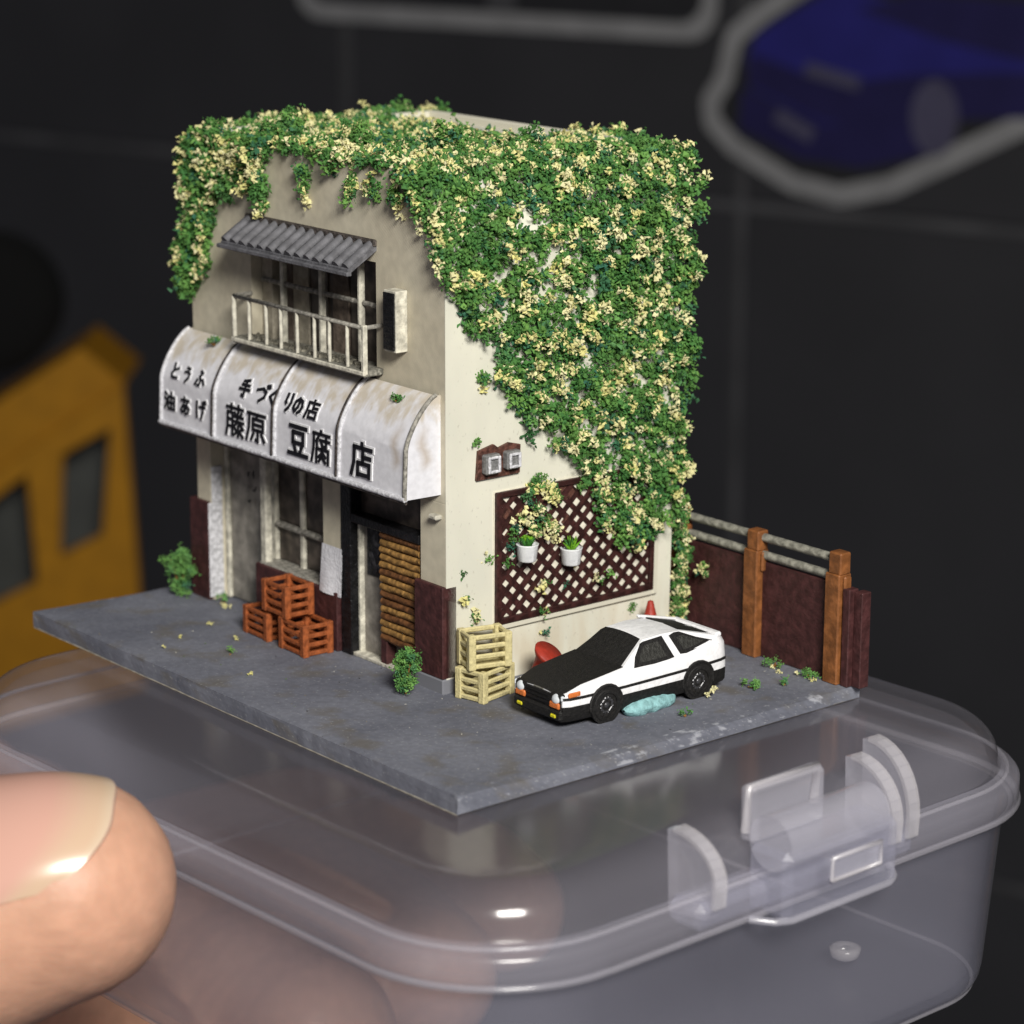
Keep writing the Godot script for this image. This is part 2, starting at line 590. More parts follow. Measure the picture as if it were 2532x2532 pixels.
	var pieces := [pz.call([[-62.3, -3.5], [-56.8, -28], [-57.2, -10], [-58.5, 19.5], [-60.6, 13.2]]), pz.call([[-60.6, 13.2], [-58.5, 19.5], [-80, 5.0], [-82, -0.5], [-73.5, 6.0], [-68, 9]]), pz.call([[-69, -7], [-68, 9], [-73.5, 6.0], [-72.5, -11]]), pz.call([[-112, -45], [-56.8, -28], [-62.3, -3.5], [-69, -7], [-72.5, -11], [-82, -16]]), pz.call([[-112, -45], [-82, -16], [-82, -0.5], [-80, 5.0], [-112, -15]])]
	m.prism(pieces, Vector3.ZERO, ex, ey, ez, -2.0, 1.0, [outer, h1, h2])
	obj("front_frame", m, M.yellow_plastic, c)
	m = MB.new()
	m.prism([pz.call([[-112, -15], [-80, 5.0], [-58.5, 19.5], [-65, 25.0], [-84, 12.5], [-112, -5]])], Vector3.ZERO, ex, ey, ez, -26.0, -2.0)
	obj("top_rim", m, M.yellow_plastic, c)
	m = MB.new()
	m.prism([pz.call([[-112, -45], [-62, -28], [-63, 12], [-112, -14]])], Vector3.ZERO, ex, ey, ez, -24.0, -18.0)
	obj("inner_wall", m, M.crate_inside, c)
	m = MB.new()
	var w := thing("black_wheel", "blurred round black object above the yellow crate at the left edge", "wheel", base + cb * Vector3(-104, 39.0, -16), cy)
	m.lathe([Vector2(0, -5), Vector2(11, -6.5), Vector2(14, -4), Vector2(14, 4), Vector2(11, 6.5), Vector2(6.5, 7.4), Vector2(0, 7.6)], 40, Transform3D(Basis(Vector3.RIGHT, PI / 2)))
	obj("tyre", m, M.rubber, w)
	m = MB.new()
	m.lathe([Vector2(0, 4.0), Vector2(2.2, 5.0), Vector2(1.6, 6.2), Vector2(0, 6.4)], 24, Transform3D(Basis(Vector3.RIGHT, PI / 2)))
	obj("hub", m, M.rubber, w)


func round_rect(x0: float, x1: float, z0: float, z1: float, r: float, n: int) -> PackedVector3Array:
	var out := PackedVector3Array()
	for q in 4:
		var cx: float = [x1 - r, x0 + r, x0 + r, x1 - r][q]
		var cz: float = [z1 - r, z1 - r, z0 + r, z0 + r][q]
		for k in n + 1:
			var a := PI / 2 * (q + float(k) / n)
			out.append(Vector3(cx + cos(a) * r, 0, cz + sin(a) * r))
	return out


# rounded-square shell: rings at (inset, height); each run of rings shares smooth shading
func shell(b: MB, rings: Array, close_top: bool, close_bottom: bool, sense: float) -> void:
	var loops := []
	for r in rings:
		var p := round_rect(2.5 + r.x, 64.0 - r.x, -41.5 + r.x, 12.3 - r.x, maxf(10.0 - r.x, 1.0), 14)
		for i in p.size():
			p[i].y = r.y
		loops.append(p)
	b.smooth(4)
	for i in rings.size() - 1:
		var nr := Vector2(rings[i].y - rings[i + 1].y, rings[i].x - rings[i + 1].x)
		for k in loops[i].size():
			var j: int = (k + 1) % loops[i].size()
			var mid: Vector3 = (loops[i][k] + loops[i][j]) * 0.5
			var nxt: Vector3 = loops[i][j] - loops[i][k]
			if nxt.length() < 1e-6:
				continue
			var out := Vector3(nxt.z, 0, -nxt.x).normalized()
			if out.dot(mid - Vector3(33, mid.y, -17)) < 0:
				out = -out
			var dir := (out * nr.x + Vector3.UP * nr.y) * sense
			b.quad_dir(loops[i][k], loops[i][j], loops[i + 1][j], loops[i + 1][k], dir)
	for e in [[close_top, 0], [close_bottom, rings.size() - 1]]:
		if e[0]:
			var p: PackedVector3Array = loops[e[1]]
			var c := Vector3(33.25, rings[e[1]].y, -16.85)
			for k in p.size():
				if (p[(k + 1) % p.size()] - p[k]).length() > 1e-6:
					b.tri_dir(c, p[k], p[(k + 1) % p.size()], Vector3.UP * sense * (1.0 if e[1] == 0 else -1.0))


func clear(name_: String, alpha: float, rough := 0.12, tint := Vector3(0.6, 0.585, 0.66)) -> StandardMaterial3D:
	var m := StandardMaterial3D.new()
	m.resource_name = name_
	m.transparency = BaseMaterial3D.TRANSPARENCY_ALPHA
	m.albedo_color = lin(tint.x, tint.y, tint.z, alpha)
	m.roughness = rough
	M[name_] = m
	return m


func plastic_box() -> void:
	clear("clear_lid", 0.05, 0.14, Vector3(0.56, 0.53, 0.6))
	clear("clear_inner", 0.05, 0.2, Vector3(0.56, 0.54, 0.62)).metallic_specular = 0.12
	clear("clear_flange", 0.17, 0.2, Vector3(0.6, 0.58, 0.68))
	clear("clear_body", 0.15, 0.2, Vector3(0.48, 0.485, 0.62))
	clear("clear_thick", 0.19, 0.16, Vector3(0.66, 0.65, 0.74))
	clear("clear_edge", 0.27, 0.2, Vector3(0.76, 0.73, 0.76))
	clear("clear_bead", 0.12, 0.2, Vector3(0.7, 0.68, 0.76))
	var t := thing("plastic_box", "clear milky plastic box with hinged clasp carrying the model", "box", Vector3(0, 0.22, 0), 0.035)
	# lid: flat top, wide rounded shoulder, and a pale flange round the lower edge
	var b := MB.new()
	var outer := [Vector2(7.5, -1.3), Vector2(5.6, -1.32)]
	for k in 9:
		var a := PI / 2 * k / 8.0
		outer.append(Vector2(1.5 + 3.0 - 3.0 * sin(a), -1.32 - 2.6 + 2.6 * cos(a)))
	outer.append(Vector2(1.3, -4.3))
	shell(b, outer, true, false, 1.0)
	var lid := obj("lid", b, M.clear_lid, t)
	b = MB.new()
	var inner := [Vector2(8.0, -2.0), Vector2(5.8, -2.02)]
	for k in 6:
		var a := PI / 2 * k / 5.0
		inner.append(Vector2(2.2 + 2.6 - 2.6 * sin(a), -2.02 - 2.1 + 2.1 * cos(a)))
	inner.append(Vector2(1.9, -4.6))
	shell(b, inner, true, false, -1.0)
	obj("inner_face", b, M.clear_inner, lid)
	b = MB.new()
	shell(b, [Vector2(1.3, -4.3), Vector2(1.05, -4.5), Vector2(0.25, -4.7), Vector2(0.02, -4.95), Vector2(0.0, -6.5), Vector2(0.25, -6.8), Vector2(0.7, -6.8)], false, false, 1.0)
	obj("lid_flange", b, M.clear_flange, lid)
	# body: tapering walls and a rounded foot
	b = MB.new()
	var ob := [Vector2(0.75, -6.75), Vector2(1.0, -7.2), Vector2(1.9, -18.3)]
	for k in 6:
		var a := PI / 2 * k / 5.0
		ob.append(Vector2(1.95 + 1.9 - 1.9 * cos(a), -18.5 - 1.9 * sin(a)))
	ob.append(Vector2(9.0, -20.45))
	shell(b, ob, false, true, 1.0)
	var body := obj("body", b, M.clear_body, t)
	b = MB.new()
	var ib := [Vector2(1.4, -6.3), Vector2(1.6, -7.2), Vector2(2.6, -18.1)]
	for k in 4:
		var a := PI / 2 * k / 3.0
		ib.append(Vector2(2.65 + 1.6 - 1.6 * cos(a), -18.2 - 1.6 * sin(a)))
	ib.append(Vector2(9.0, -19.8))
	shell(b, ib, false, true, -1.0)
	obj("inner_face", b, M.clear_inner, body)
	# bright moulded edges
	for e in [[0.1, -6.6, 0.24], [0.85, -4.5, 0.16], [2.55, -19.9, 0.16]]:
		var p := round_rect(2.5 + e[0], 64.0 - e[0], -41.5 + e[0], 12.3 - e[0], 10.0 - e[0], 14)
		for i in p.size():
			p[i].y = e[1]
		p.append(p[0])
		b = MB.new()
		b.tube(p, e[2], 6, -1.0, false)
		obj("edge_bead", b, M.clear_bead, lid if e[1] > -10.0 else body)
	# clasp: curved ribs, hinge roll, tabs
	for z in [[-6.2, 4.4, -1.0], [-22.0, 4.4, -0.2], [-23.6, 4.2, 0.6]]:
		b = MB.new()
		var poly := [Vector2(60.6, -6.2), Vector2(60.4, z[2])]
		for k in 9:
			var a := PI / 2 * (1.0 - k / 8.0)
			poly.append(Vector2(60.9 + 3.5 * cos(a), -3.6 + (z[2] + 3.7) * sin(a)))
		poly.append(Vector2(64.3, -5.0))
		poly.append(Vector2(63.8, -5.8))
		b.prism([poly], Vector3.ZERO, Vector3.RIGHT, Vector3.UP, Vector3.BACK, z[0] - 0.42, z[0] + 0.42)
		var rib := obj("clasp_rib", b, M.clear_thick, t)
		b = MB.new()
		for q in range(2, poly.size() - 2):
			var p0 := Vector3(poly[q].x, poly[q].y, z[0])
			var p1 := Vector3(poly[q + 1].x, poly[q + 1].y, z[0])
			var out := Vector3((p1 - p0).y, -(p1 - p0).x, 0).normalized() * 0.14
			if out.x < 0:
				out = -out
			var w := Vector3(0, 0, 0.5)
			var mid := (p0 + p1) * 0.5
			b.smooth(21)
			b.quad_out(p0 + out - w, p1 + out - w, p1 + out + w, p0 + out + w, mid)
			b.smooth(22)
			b.quad_out(p0 - out - w, p1 - out - w, p1 + out - w, p0 + out - w, mid)
			b.quad_out(p0 - out + w, p1 - out + w, p1 + out + w, p0 + out + w, mid)
		obj("rib_edge", b, M.clear_edge, rib)
	b = MB.new()
	b.tube(PackedVector3Array([Vector3(63.9, -2.3, -11.0), Vector3(63.9, -2.3, -19.9)]), 1.75, 24)
	obj("hinge_roll", b, M.clear_thick, t)
	b = MB.new()
	b.bx(61.6, 62.9, -2.6, 0.95, -17.0, -10.6, 0.25)
	var tab := obj("clasp_tab", b, M.clear_thick, t)
	b = MB.new()
	b.tube(PackedVector3Array([Vector3(62.05, -2.0, -10.75), Vector3(62.25, 0.8, -10.75), Vector3(62.25, 0.8, -16.85), Vector3(62.05, -1.6, -16.85)]), 0.3, 8)
	obj("tab_edge", b, M.clear_edge, tab)
	b = MB.new()
	b.bx(62.2, 65.75, -6.9, -2.4, -20.9, -10.6, 0.5)
	obj("clasp_plate", b, M.clear_body, t)
	b = MB.new()
	b.bx(65.6, 66.1, -5.0, -3.4, -18.8, -14.2, 0.2)
	var pane := obj("clasp_window", b, M.clear_thick, t)
	b = MB.new()
	b.tube(PackedVector3Array([Vector3(66.0, -4.9, -14.3), Vector3(66.0, -3.5, -14.3), Vector3(66.0, -3.5, -18.7), Vector3(66.0, -4.9, -18.7), Vector3(66.0, -4.9, -14.3)]), 0.16, 8)
	obj("window_edge", b, M.clear_edge, pane)
	b = MB.new()
	b.bx(61.2, 64.2, -6.4, -4.6, -24.2, -4.8, 0.5)
	obj("clasp_base", b, M.clear_body, t)
	b = MB.new()
	b.tube(PackedVector3Array([Vector3(64.0, -6.6, -9.2), Vector3(65.2, -6.7, -10.2), Vector3(65.6, -6.75, -11.2), Vector3(65.6, -6.75, -20.0), Vector3(65.2, -6.7, -21.0), Vector3(64.0, -6.6, -22.0)]), 0.26, 8)
	obj("clasp_lip", b, M.clear_thick, t)
	b = MB.new()
	b.lathe([Vector2(0.35, 0.0), Vector2(0.8, 0.1), Vector2(1.1, 0.0), Vector2(1.0, -0.6), Vector2(0.5, -0.9), Vector2(0.0, -0.9)], 24, Transform3D(Basis(), Vector3(52.4, -18.7, -31.5)))
	obj("gate_mark", b, M.clear_edge, t)


func pavement() -> void:
	var b := MB.new()
	b.uvf = func(p: Vector3) -> Vector2: return Vector2((p.x + p.y) / 50.0, (p.y - p.z) / 50.0)
	var nz := noise(71, 0.35, 3)
	var top := func(u: float, v: float) -> Vector3:
		var x := u * 50.0
		var z := -v * 35.25
		if u > 0.0 and u < 1.0 and v > 0.0 and v < 1.0:
			return Vector3(x, gy(z) + 0.03 * nz.get_noise_2d(x, z), z)
		var wob := 0.12 * nz.get_noise_2d(x * 0.6, z * 0.6 + 40)
		var q := Vector3(x, gy(z) - 0.05, z)
		if u == 0.0:
			q.x += wob
		if u == 1.0:
			q.x -= absf(wob)
		if v == 0.0:
			q.z -= absf(wob)
		return q
	b.grid(top, 100, 70, func(_u, _v): return Vector3.UP, 5)
	b.smooth(-1)
	for e in 4:
		var n := 60
		for k in n:
			var pts := []
			for s in [k, k + 1]:
				var f := float(s) / n
				var p: Vector3 = top.call([f, 1.0, f, 0.0][e], [0.0, f, 1.0, f][e])
				var wob := 0.03 * nz.get_noise_2d(s * 0.7, e * 30.0)
				var low := Vector3(p.x, -1.02, p.z)
				var mid: Vector3 = (p * 0.55 + low * 0.45) + [Vector3(0, 0, 1), Vector3(1, 0, 0), Vector3(0, 0, -1), Vector3(-1, 0, 0)][e] * (0.03 + wob * 0.5)
				pts.append([p, mid, low])
			var dir: Vector3 = [Vector3.BACK, Vector3.RIGHT, Vector3.FORWARD, Vector3.LEFT][e]
			b.quad_dir(pts[0][0], pts[1][0], pts[1][1], pts[0][1], dir)
			b.quad_dir(pts[0][1], pts[1][1], pts[1][2], pts[0][2], dir)
	b.quad_dir(Vector3(0, -1.02, 0), Vector3(50, -1.02, 0), Vector3(50, -1.02, -35.25), Vector3(0, -1.02, -35.25), Vector3.DOWN)
	var o := obj("pavement", b, M.ground)
	tag(o, "grey painted ground slab of the model with scuffed edges", "ground slab", "", "structure")
	b = MB.new()
	b.bx(0.05, 49.95, -1.07, -1.01, -35.2, 0.03, 0.02)
	obj("paper_backing", b, M.trim_card if M.has("trim_card") else paint("trim_card", lin(0.36, 0.33, 0.27), 0.8, 0.75, 5.0, 0.002, 73), o)


func lean(p: Vector3) -> Vector3:
	# the printed house spreads a little towards its back
	return Vector3(p.x + 0.66 * clampf(p.y / 30.6, 0, 1.2) * clampf(-p.z / 20.2, 0, 1.1) * clampf((p.x + 30.0) / 30.0, 0, 1), p.y, p.z)


var awn := PackedVector2Array()


# depth of the awning's face at height y, and the outward direction there
func awn_at(y: float) -> Array:
	for i in awn.size() - 1:
		if y <= awn[i].y and y >= awn[i + 1].y:
			var f := (awn[i].y - y) / maxf(awn[i].y - awn[i + 1].y, 1e-6)
			var d := awn[i + 1] - awn[i]
			return [lerpf(awn[i].x, awn[i + 1].x, f), Vector3(0, d.x, -d.y).normalized()]
	return [awn[awn.size() - 1].x, Vector3.BACK]


func shop() -> void:
	var ex := Vector3.RIGHT
	var ey := Vector3.UP
	var ez := Vector3.BACK
	var t := thing("tofu_shop", "small cream tofu shop with white lettered awning and an ivy-covered side wall", "shop building", Vector3(33.667, -0.1, -12.163), -0.0112)
	var fuv := func(p: Vector3) -> Vector2: return Vector2((p.x + p.z + 32.0) / 34.0, 1.0 - (p.y + 0.5 * p.z) / 35.0)
	var suv := func(p: Vector3) -> Vector2: return Vector2((p.x - p.z) / 21.0, (p.y - p.x * 0.5) / 36.0)
	# front wall, upper storey with its window opening
	var b := MB.new()
	b.uvf = fuv
	var v := func(p: Array) -> Array:
		var out := []
		for q in p:
			out.append(Vector2(q[0], q[1]))
		return out
	var outer: Array = v.call([[-30.3, 13.2], [0, 13.2], [0, 30.6], [-0.9, 32.3], [-2.2, 33.9], [-3.6, 34.9], [-15, 35.25], [-27, 34.9], [-28.6, 33.6], [-30.3, 30.6]])
	var hole: Array = v.call([[-22.5, 20.7], [-7.5, 20.7], [-7.5, 28.4], [-22.5, 28.4]])
	b.prism([v.call([[-30.3, 13.2], [0, 13.2], [-7.5, 20.7], [-22.5, 20.7]]), v.call([[0, 13.2], [0, 30.6], [-0.9, 32.3], [-2.2, 33.9], [-3.6, 34.9], [-7.5, 28.4], [-7.5, 20.7]]), v.call([[-3.6, 34.9], [-15, 35.25], [-27, 34.9], [-22.5, 28.4], [-7.5, 28.4]]), v.call([[-27, 34.9], [-28.6, 33.6], [-30.3, 30.6], [-30.3, 13.2], [-22.5, 20.7], [-22.5, 28.4]])], Vector3.ZERO, ex, ey, ez, -1.2, 0.0, [outer, hole])
	obj("front_wall", b, M.front, t)
	# ground floor: side piers
	b = MB.new()
	b.uvf = fuv
	b.bx(-30.3, -28.5, 0, 13.2, -1.6, 0.0, 0.04)
	obj("pier", b, M.front, t)
	b = MB.new()
	b.uvf = fuv
	b.bx(-2.8, 0, 0, 13.2, -1.2, 0.0, 0.06)
	obj("pier", b, M.front, t)
	b = MB.new()
	b.bx(-28.5, -2.8, 0, 13.4, -3.0, -2.2, 0.0)
	obj("inner_wall", b, M.dark_glass, t)
	# side walls, back wall and roof
	b = MB.new()
	b.uvf = suv
	b.warp = lean
	b.prism([v.call([[1.2, 0], [20.2, 0], [20.2, 30.6], [1.2, 30.6]])], Vector3.ZERO, Vector3.FORWARD, ey, ex, -1.2, 0.0)
	obj("side_wall", b, M.side, t)
	b = MB.new()
	b.uvf = suv
	b.prism([v.call([[1.2, 0], [20.2, 0], [20.2, 30.6], [1.2, 30.6]])], Vector3(-30.3, 0, 0), Vector3.FORWARD, ey, ex, 0.0, 1.2)
	obj("side_wall", b, M.side, t)
	b = MB.new()
	b.uvf = fuv
	b.warp = lean
	b.bx(-29.1, -1.2, 0, 30.6, -20.2, -19.0, 0.0)
	obj("back_wall", b, M.side, t)
	b = MB.new()
	b.uvf = suv
	b.warp = lean
	b.prism([v.call([[-30.3, 30.6], [0, 30.6], [-0.9, 32.3], [-2.2, 33.9], [-3.6, 34.88], [-27, 34.88], [-28.6, 33.6]])], Vector3.ZERO, ex, ey, ez, -20.2, -1.2)
	var roof := obj("roof", b, M.side, t)
	for r in [[-27.0, -3.4, -19.9, -19.2], [-27.2, -26.5, -19.2, -1.3]]:
		b = MB.new()
		b.bx(r[0], r[1], 34.7, 35.45, r[2], r[3], 0.08)
		obj("parapet", b, M.side, roof)
	b = MB.new()
	b.uvf = suv
	b.bx(0.0, 0.05, 0.0, 30.4, -1.22, 0.01, 0.0)
	obj("corner_skim", b, M.side, t)
	# maroon plinths
	for r in [[-31.0, -28.55, 0.0, 7.6], [-22.3, -12.1, 0.0, 4.35], [-3.1, 0.05, 1.0, 7.45]]:
		b = MB.new()
		b.bx(r[0], r[1], r[2], r[3], -0.9, 0.32, 0.07)
		obj("plinth", b, M.maroon, t)
	b = MB.new()
	b.bx(-3.1, 0.1, -0.1, 1.02, -0.92, 0.36, 0.1)
	obj("plinth_foot", b, M.ground, t)
	# silvery reveal of the left pier, in three dry-brushed strips
	b = MB.new()
	b.bx(-28.53, -28.38, 0.25, 7.55, -0.95, 0.3, 0.05)
	obj("silver_reveal", b, M.silver_paint, t)
	b = MB.new()
	b.bx(-28.5, -28.36, 7.6, 10.3, -0.95, -0.02, 0.04)
	obj("silver_reveal", b, M.silver_paint, t)
	b = MB.new()
	b.bx(-28.45, -28.0, 0.1, 12.9, -1.45, -1.15, 0.05)
	obj("door_jamb", b, M.white_frame, t)
	# left sliding door with worn, unreadable print
	b = MB.new()
	b.bx(-28.2, -22.2, 0.15, 13.2, -1.75, -1.45, 0.04)
	var door := obj("shutter_door", b, M.grey_door, t)
	rng.seed = 97
	for row in [[10.1, 2, 0.5], [9.0, 3, 0.5], [8.2, 4, 0.45]]:
		for k in row[1]:
			var m := MB.new()
			for s in 3:
				m.box(Vector3(-25.8 + k * 0.85 + rng.randf() * 0.3, row[0] + rng.randf_range(-0.22, 0.22), -1.43), Vector3(row[2] * (0.35 + rng.randf() * 0.5), 0.1, 0.05), 0.01, Basis(Vector3.BACK, rng.randf_range(-0.4, 1.4)))
			obj("worn_mark", m, M.black_paint if (k + int(row[0])) % 3 else M.grey_door, door)
	# shop window: frame, mullion, bars, panes
	var win := obj("window", mbx(-21.95, -14.1, 4.7, 13.2, -1.9, -1.6, 0.02), M.dark_glass, t)
	for r in [[-22.25, -21.5, 4.3, 13.2, -0.75, -0.15], [-22.4, -21.75, 4.3, 13.2, -1.6, -1.2], [-18.8, -18.3, 4.3, 13.2, -1.58, -1.22]]:
		obj("window_post", mbx(r[0], r[1], r[2], r[3], r[4], r[5], 0.1), M.white_frame, win)
	obj("window_bar", mbx(-21.8, -14.2, 6.95, 7.4, -1.6, -1.05, 0.15), M.weathered_light if M.has("weathered_light") else paint("weathered_light", lin(0.42, 0.4, 0.35), 0.6, 0.6, 2.2, 0.003, 88), win)
	obj("window_sill", mbx(-22.2, -14.2, 4.1, 4.45, -1.6, 0.05, 0.1), M.weathered_light, win)
	for r in [[-21.7, -18.85, 7.45, 13.1], [-18.25, -14.3, 7.45, 13.1], [-21.7, -18.85, 4.5, 6.9], [-18.25, -14.3, 4.5, 6.9]]:
		obj("window_pane", mbx(r[0], r[1], r[2], r[3], -1.6, -1.5, 0.02), M.dark_glass, win)
	# pier between window and door, with a sheet of paper
	b = MB.new()
	b.uvf = fuv
	b.bx(-14.2, -11.95, 4.3, 13.2, -1.6, -0.05, 0.05)
	obj("pier", b, M.front, t)
	b = MB.new()
	b.grid(func(a, c): return Vector3(lerpf(-14.15, -11.75, a), lerpf(4.15, 7.55, c) - 0.1 * a * (1.0 - c), 0.36 - 0.28 * c + 0.12 * sin(a * 5.0) * (1.0 - c)), 8, 8, func(_a, _c): return Vector3.BACK)
	b.grid(func(a, c): return Vector3(lerpf(-14.15, -11.75, a), lerpf(4.15, 7.55, c) - 0.1 * a * (1.0 - c), 0.31 - 0.28 * c + 0.12 * sin(a * 5.0) * (1.0 - c)), 8, 8, func(_a, _c): return Vector3.FORWARD)
	obj("paper_notice", b, M.paper, t)
	# entrance: black frame, grey door, poster, bamboo screen
	var frame := obj("door_frame", mbx(-11.95, -10.75, 0.0, 13.2, -1.3, 0.05, 0.06), M.black_paint, t)
	obj("lintel", mbx(-10.75, -2.95, 9.75, 10.4, -1.3, 0.02, 0.06), M.black_paint, frame)
	obj("thin_post", mbx(-7.6, -6.9, 0.1, 2.4, -1.0, -0.15, 0.06), M.maroon, frame)
	obj("jamb_edge", mbx(-10.73, -10.5, 0.25, 9.7, -1.35, -0.55, 0.03), M.white_frame, frame)
	obj("threshold", mbx(-11.0, -3.2, 0.02, 0.3, -1.6, -0.1, 0.05), M.white_frame, frame)
	obj("transom_panel", mbx(-10.75, -2.9, 10.4, 13.3, -1.6, -0.9, 0.03), M.dark_glass, frame)
	var d2 := obj("entrance_door", mbx(-10.75, -7.2, 0.2, 9.75, -1.5, -0.95, 0.03), M.grey_door, t)
	obj("door_leaf", mbx(-7.2, -2.95, 0.2, 9.75, -1.5, -1.05, 0.03), M.grey_door, d2)
	paint("poster_navy", lin(0.02, 0.021, 0.03), 0.5, 0.5, 3.0, 0.002, 74)
	paint("poster_grey", lin(0.075, 0.075, 0.085), 0.5, 0.5, 3.0, 0.0, 75)
	var poster := obj("poster", mbx(-10.05, -7.75, 6.0, 9.68, -0.95, -0.86, 0.02), M.poster_navy, d2)
	for q in [[-9.15, 8.9, 0.55, 0.8, 0.2], [-8.6, 8.2, 0.35, 0.6, -0.4], [-9.4, 7.2, 0.3, 0.9, 0.5], [-8.5, 6.8, 0.5, 0.35, 0.1]]:
		b = MB.new()
		var poly := []
		for k in 9:
			poly.append(Vector2(cos(TAU * k / 9) * q[2] * (0.8 + 0.3 * sin(k * 2.3)), sin(TAU * k / 9) * q[3] * (0.85 + 0.25 * cos(k * 1.7))).rotated(q[4]))
		b.prism([poly], Vector3(q[0], q[1], 0), ex, ey, ez, -0.86, -0.84)
		obj("poster_print", b, M.poster_grey, poster)
	var screen := obj("bamboo_screen", mbx(-7.55, -3.05, 2.0, 9.75, -0.75, -0.45, 0.03), M.maroon, t)
	rng.seed = 5
	var bam := [M.bamboo, paint("bamboo_pale", lin(0.42, 0.23, 0.07), 0.6, 0.6, 3.0, 0.003, 76), paint("bamboo_dark", lin(0.2, 0.085, 0.03), 0.6, 0.6, 3.0, 0.003, 77)]
	for k in 15:
		var y := 2.15 + k * 0.525
		b = MB.new()
		var path := PackedVector3Array()
		for s in 6:
			path.append(Vector3(lerpf(-7.55 + rng.randf_range(-0.08, 0.1), -3.1, s / 5.0), y + rng.randf_range(-0.05, 0.05), -0.32 + rng.randf_range(-0.03, 0.03)))
		b.tube(path, 0.27, 7)
		obj("bamboo_stick", b, bam[rng.randi() % 3], screen)
	# small lamp on the right pier
	b = MB.new()
	b.bx(-1.25, -0.35, 12.05, 12.4, -0.05, 0.55, 0.1)
	obj("wall_lamp", b, M.white_frame, t)
	awning(t)
	balcony(t)
	side_wall_fittings(t)


func mbx(x0: float, x1: float, y0: float, y1: float, z0: float, z1: float, bev := 0.05) -> MB:
	var b := MB.new()
	b.bx(x0, x1, y0, y1, z0, z1, bev)
	return b


# strokes of each character in a unit square, as "x,y x,y|x,y x,y" in hundredths
func strokes(ch: String) -> Array:
	var s: String = {
		"to": "30,95 38,60|82,70 40,50 25,30 30,10 50,4 85,6",
		"u": "35,92 65,86|22,62 55,68 75,55 72,30 45,3",
		"fu": "40,94 58,84|58,84 42,62 58,40 50,10 35,8|12,12 25,40|75,45 92,20",
		"abura": "8,90 20,82|4,62 16,54|5,5 22,40|35,70 35,5|35,70 92,70 92,5|35,5 92,5|35,38 92,38|63,95 63,5",
		"a": "15,78 85,80|42,95 42,40 50,8|70,65 55,30 25,8 12,22 30,48 65,52 88,35 80,12 60,2",
		"ge": "15,90 12,50 17,8|42,65 90,68|70,92 72,40 55,2|82,98 87,86|94,100 98,90",
		"te": "70,97 25,88|18,68 85,68|5,44 95,44|52,90 52,6 36,10",
		"zu": "8,62 50,75 80,60 75,30 40,4|75,95 82,84|90,99 97,88",
		"ku": "75,97 25,52 78,3",
		"ri": "28,92 25,50 33,42|70,95 74,50 60,18 42,2",
		"no": "55,85 50,40 30,12 12,30 20,65 50,87 80,75 90,45 80,20 60,6",
		"ten": "50,100 50,87|12,86 95,86|14,86 13,40 2,2|55,78 55,40|55,60 90,60|32,40 32,3|32,40 86,40 86,3|32,6 86,6",
		"fuji": "5,90 95,90|30,100 30,80|70,100 70,80|10,74 10,30 3,2|10,74 38,74 38,4|10,52 38,52|10,30 38,30|50,76 56,68|88,78 80,68|45,64 95,64|42,48 98,48|68,76 62,45 42,28|75,46 97,28|70,36 70,2|50,28 58,20|90,28 80,20|45,4 62,14|78,16 96,3",
		"hara": "8,92 96,92|16,92 14,45 2,3|58,90 50,78|34,76 34,40|34,76 86,76 86,40|34,58 86,58|34,40 86,40|60,40 60,4 50,8|38,28 26,6|78,30 94,8",
		"mame": "10,93 90,93|25,75 25,42|25,75 75,75 75,42|25,42 75,42|32,32 40,12|70,34 60,12|4,6 96,6",
		"fu_rot": "50,100 50,90|10,90 95,90|14,90 12,40 3,3|38,82 26,66|30,72 30,50|46,72 95,72|78,84 78,52 68,54|52,66 58,58|28,44 28,2|28,44 90,44 90,4|58,52 56,32 40,20|58,36 76,22|58,26 42,6|58,20 76,6",
	}[ch]
	var out := []
	for part in s.split("|"):
		var p := PackedVector2Array()
		for q in part.split(" "):
			var xy := q.split(",")
			p.append(Vector2(float(xy[0]), float(xy[1])) / 100.0)
		out.append(p)
	return out


